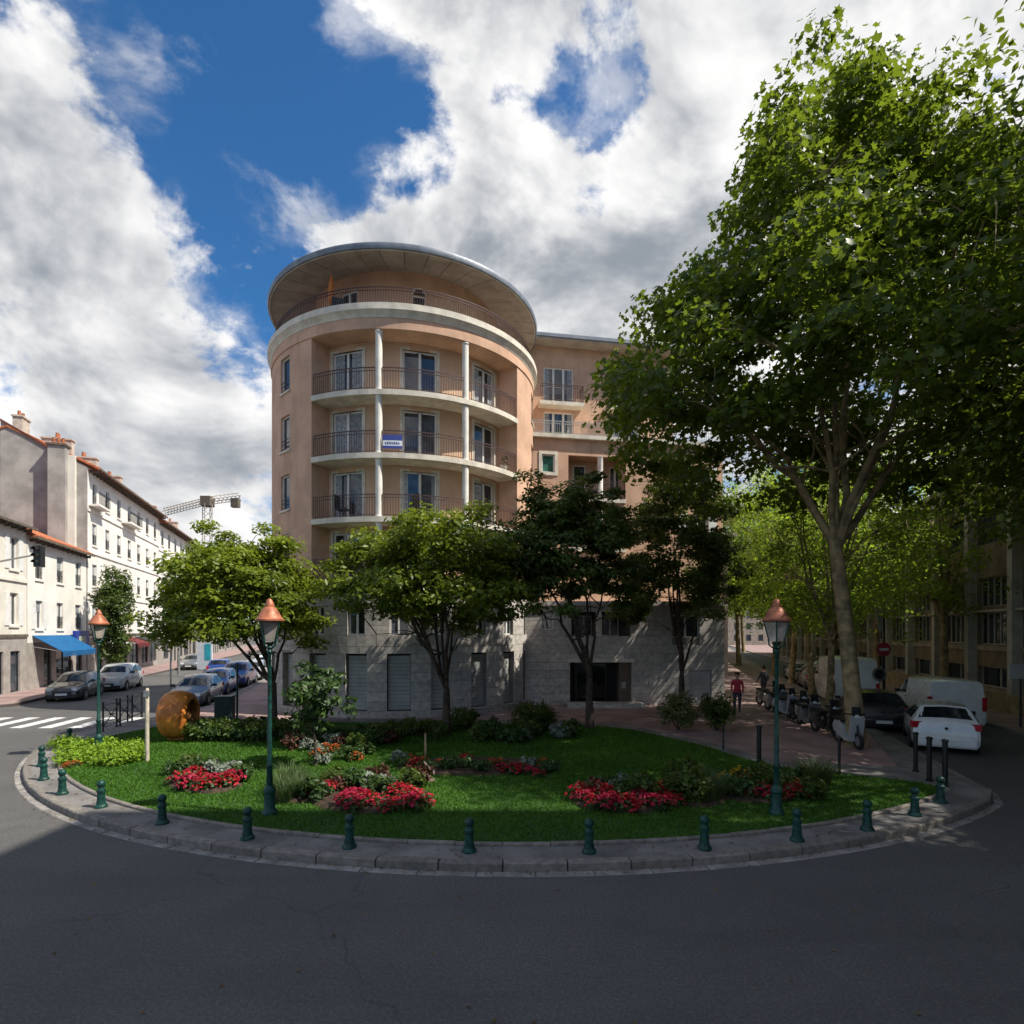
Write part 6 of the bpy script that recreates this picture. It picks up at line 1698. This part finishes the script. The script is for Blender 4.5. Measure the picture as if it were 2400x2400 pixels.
# ================================================================== the walker in red by the corner of the house
def person(label, loc, rz, top, legs_c, hair):
    t_ = thing('person', label, 'person', loc, rz)
    J = {'pel': (0, 0, .95, .15), 'wai': (0, .0, 1.10, .13), 'che': (0, .01, 1.32, .155), 'nec': (0, .0, 1.47, .06), 'hd0': (0, .01, 1.56, .075), 'hd1': (0, .015, 1.66, .095), 'hd2': (0, .0, 1.74, .065),
         'lh': (.09, 0, .90, .105), 'lk': (.11, .12, .50, .068), 'la': (.11, .10, .09, .042), 'lf': (.12, .25, .035, .038), 'rh': (-.09, 0, .90, .105), 'rk': (-.10, -.02, .50, .068), 'ra': (-.10, -.22, .12, .042), 'rf': (-.10, -.12, .035, .038),
         'ls': (.18, 0, 1.40, .065), 'le': (.23, -.08, 1.14, .046), 'lw': (.22, .04, .92, .032), 'lp': (.22, .08, .84, .038), 'rs': (-.18, 0, 1.40, .065), 're': (-.23, .08, 1.14, .046), 'rw': (-.21, .22, .98, .032), 'rp': (-.21, .28, .92, .038)}
    E = [('pel', 'wai'), ('wai', 'che'), ('che', 'nec'), ('nec', 'hd0'), ('hd0', 'hd1'), ('hd1', 'hd2'), ('pel', 'lh'), ('lh', 'lk'), ('lk', 'la'), ('la', 'lf'), ('pel', 'rh'), ('rh', 'rk'), ('rk', 'ra'), ('ra', 'rf'), ('che', 'ls'), ('ls', 'le'), ('le', 'lw'), ('lw', 'lp'), ('che', 'rs'), ('rs', 're'), ('re', 'rw'), ('rw', 'rp')]
    for s, w in ((1, 'lp'), (-1, 'rp')):      # five fingers from each palm
        bx, by, bz, _ = J[w]
        for k in range(5):
            nm = w + 'f%d' % k
            off = (k - 1.5) * .018 if k < 4 else -.03
            J[nm] = (bx + (.0 if k < 4 else -s*.035), by + off + .01, bz - (.045 if k < 4 else .015), .0095); J[nm + 'e'] = (bx - s*.012, by + off + .022, bz - ((.085 - .008*abs(k-1.4)) if k < 4 else .04), .008)
            E += [(w, nm), (nm, nm + 'e')]
    ks = list(J); me = bpy.data.meshes.new('body')
    me.from_pydata([J[k][:3] for k in ks], [(ks.index(a), ks.index(c)) for a, c in E], [])
    o = link('body', me, t_)
    sk = o.modifiers.new('skin', 'SKIN'); sv = me.skin_vertices[0].data
    for i, k in enumerate(ks): sv[i].radius = (J[k][3], J[k][3]); sv[i].use_root = (k == 'pel')
    o.modifiers.new('sub', 'SUBSURF').levels = 1; o.modifiers['sub'].render_levels = 2
    # clothes by height, skin for head and hands
    m = bpy.data.materials.new('walker_clothes'); m.use_nodes = True; t = NT(m.node_tree); t.nt.nodes.clear()
    p = t.n('ShaderNodeBsdfPrincipled'); ou = t.n('ShaderNodeOutputMaterial'); t.link(p.outputs[0], ou.inputs[0]); p.inputs['Roughness'].default_value = .85
    s3 = t.n('ShaderNodeSeparateXYZ'); t.link(t.n('ShaderNodeTexCoord').outputs['Object'], s3.inputs[0])
    z = s3.outputs[2]; skin = (.42, .25, .18); ax_ = t.math('ABSOLUTE', s3.outputs[0])
    c = t.mix(t.math('GREATER_THAN', z, .93), legs_c, top); c = t.mix(t.math('GREATER_THAN', z, 1.46), c, skin)
    hand = t.math('MULTIPLY', t.math('GREATER_THAN', ax_, .175), t.math('LESS_THAN', z, .97)); c = t.mix(hand, c, skin)
    c = t.mix(t.math('LESS_THAN', z, .07), c, (.03, .03, .03)); t.link(c, p.inputs['Base Color'])
    me.materials.append(m)
    prof = [(.055, 1.60), (.098, 1.66), (.102, 1.72), (.08, 1.785), (.01, 1.80)]
    b = MB(); b.lathe(prof, 14, (0, -.022, 0)); b.build('hair', mat('dark_hair', hair, .7, .2, 20), t_, smooth=60)
    for s in (-1, 1):
        MB().box((s*.035, .103, 1.672), (.022, .012, .010)).build('eye', M_BLACK, t_)
        MB().box((s*.098, .0, 1.655), (.015, .035, .055)).build('ear', mat('skin', skin, .6, .05), t_)
    MB().add([(0, .125, 1.635), (-.016, .095, 1.63), (.016, .095, 1.63), (0, .098, 1.675)], [(0, 1, 3), (0, 3, 2), (0, 2, 1)]).build('nose', mat('skin', skin), t_)
    MB().box((0, .088, 1.602), (.04, .012, .008)).build('mouth', mat('lips', (.25, .09, .08), .6), t_)
    return t_
x, y = G(1728, 1672, PZ + .004)
person('person in a red top walking past the corner of the house', (x, y, PZ + .004), R_(160), (.42, .03, .05), (.03, .035, .05), (.03, .02, .015))

for k, (px, py, c_, lb) in enumerate(((1868, 1690, P_DARK, 'black scooter between the dark grey and the farther silver one'), (1818, 1668, P_GREY, 'grey scooter just behind the farther silver one'), (1800, 1656, P_DARK, 'small black scooter farthest along the footway'))):
    x, y = G(px, py, PZ); scooter(lb, (x, y), R_(-90 + 6*k), c_)
x, y = G(1790, 1640, PZ + .004)
person('person in dark clothes standing far along the footway under the planes', (x, y, PZ + .004), R_(20), (.05, .05, .06), (.03, .03, .04), (.05, .03, .02))
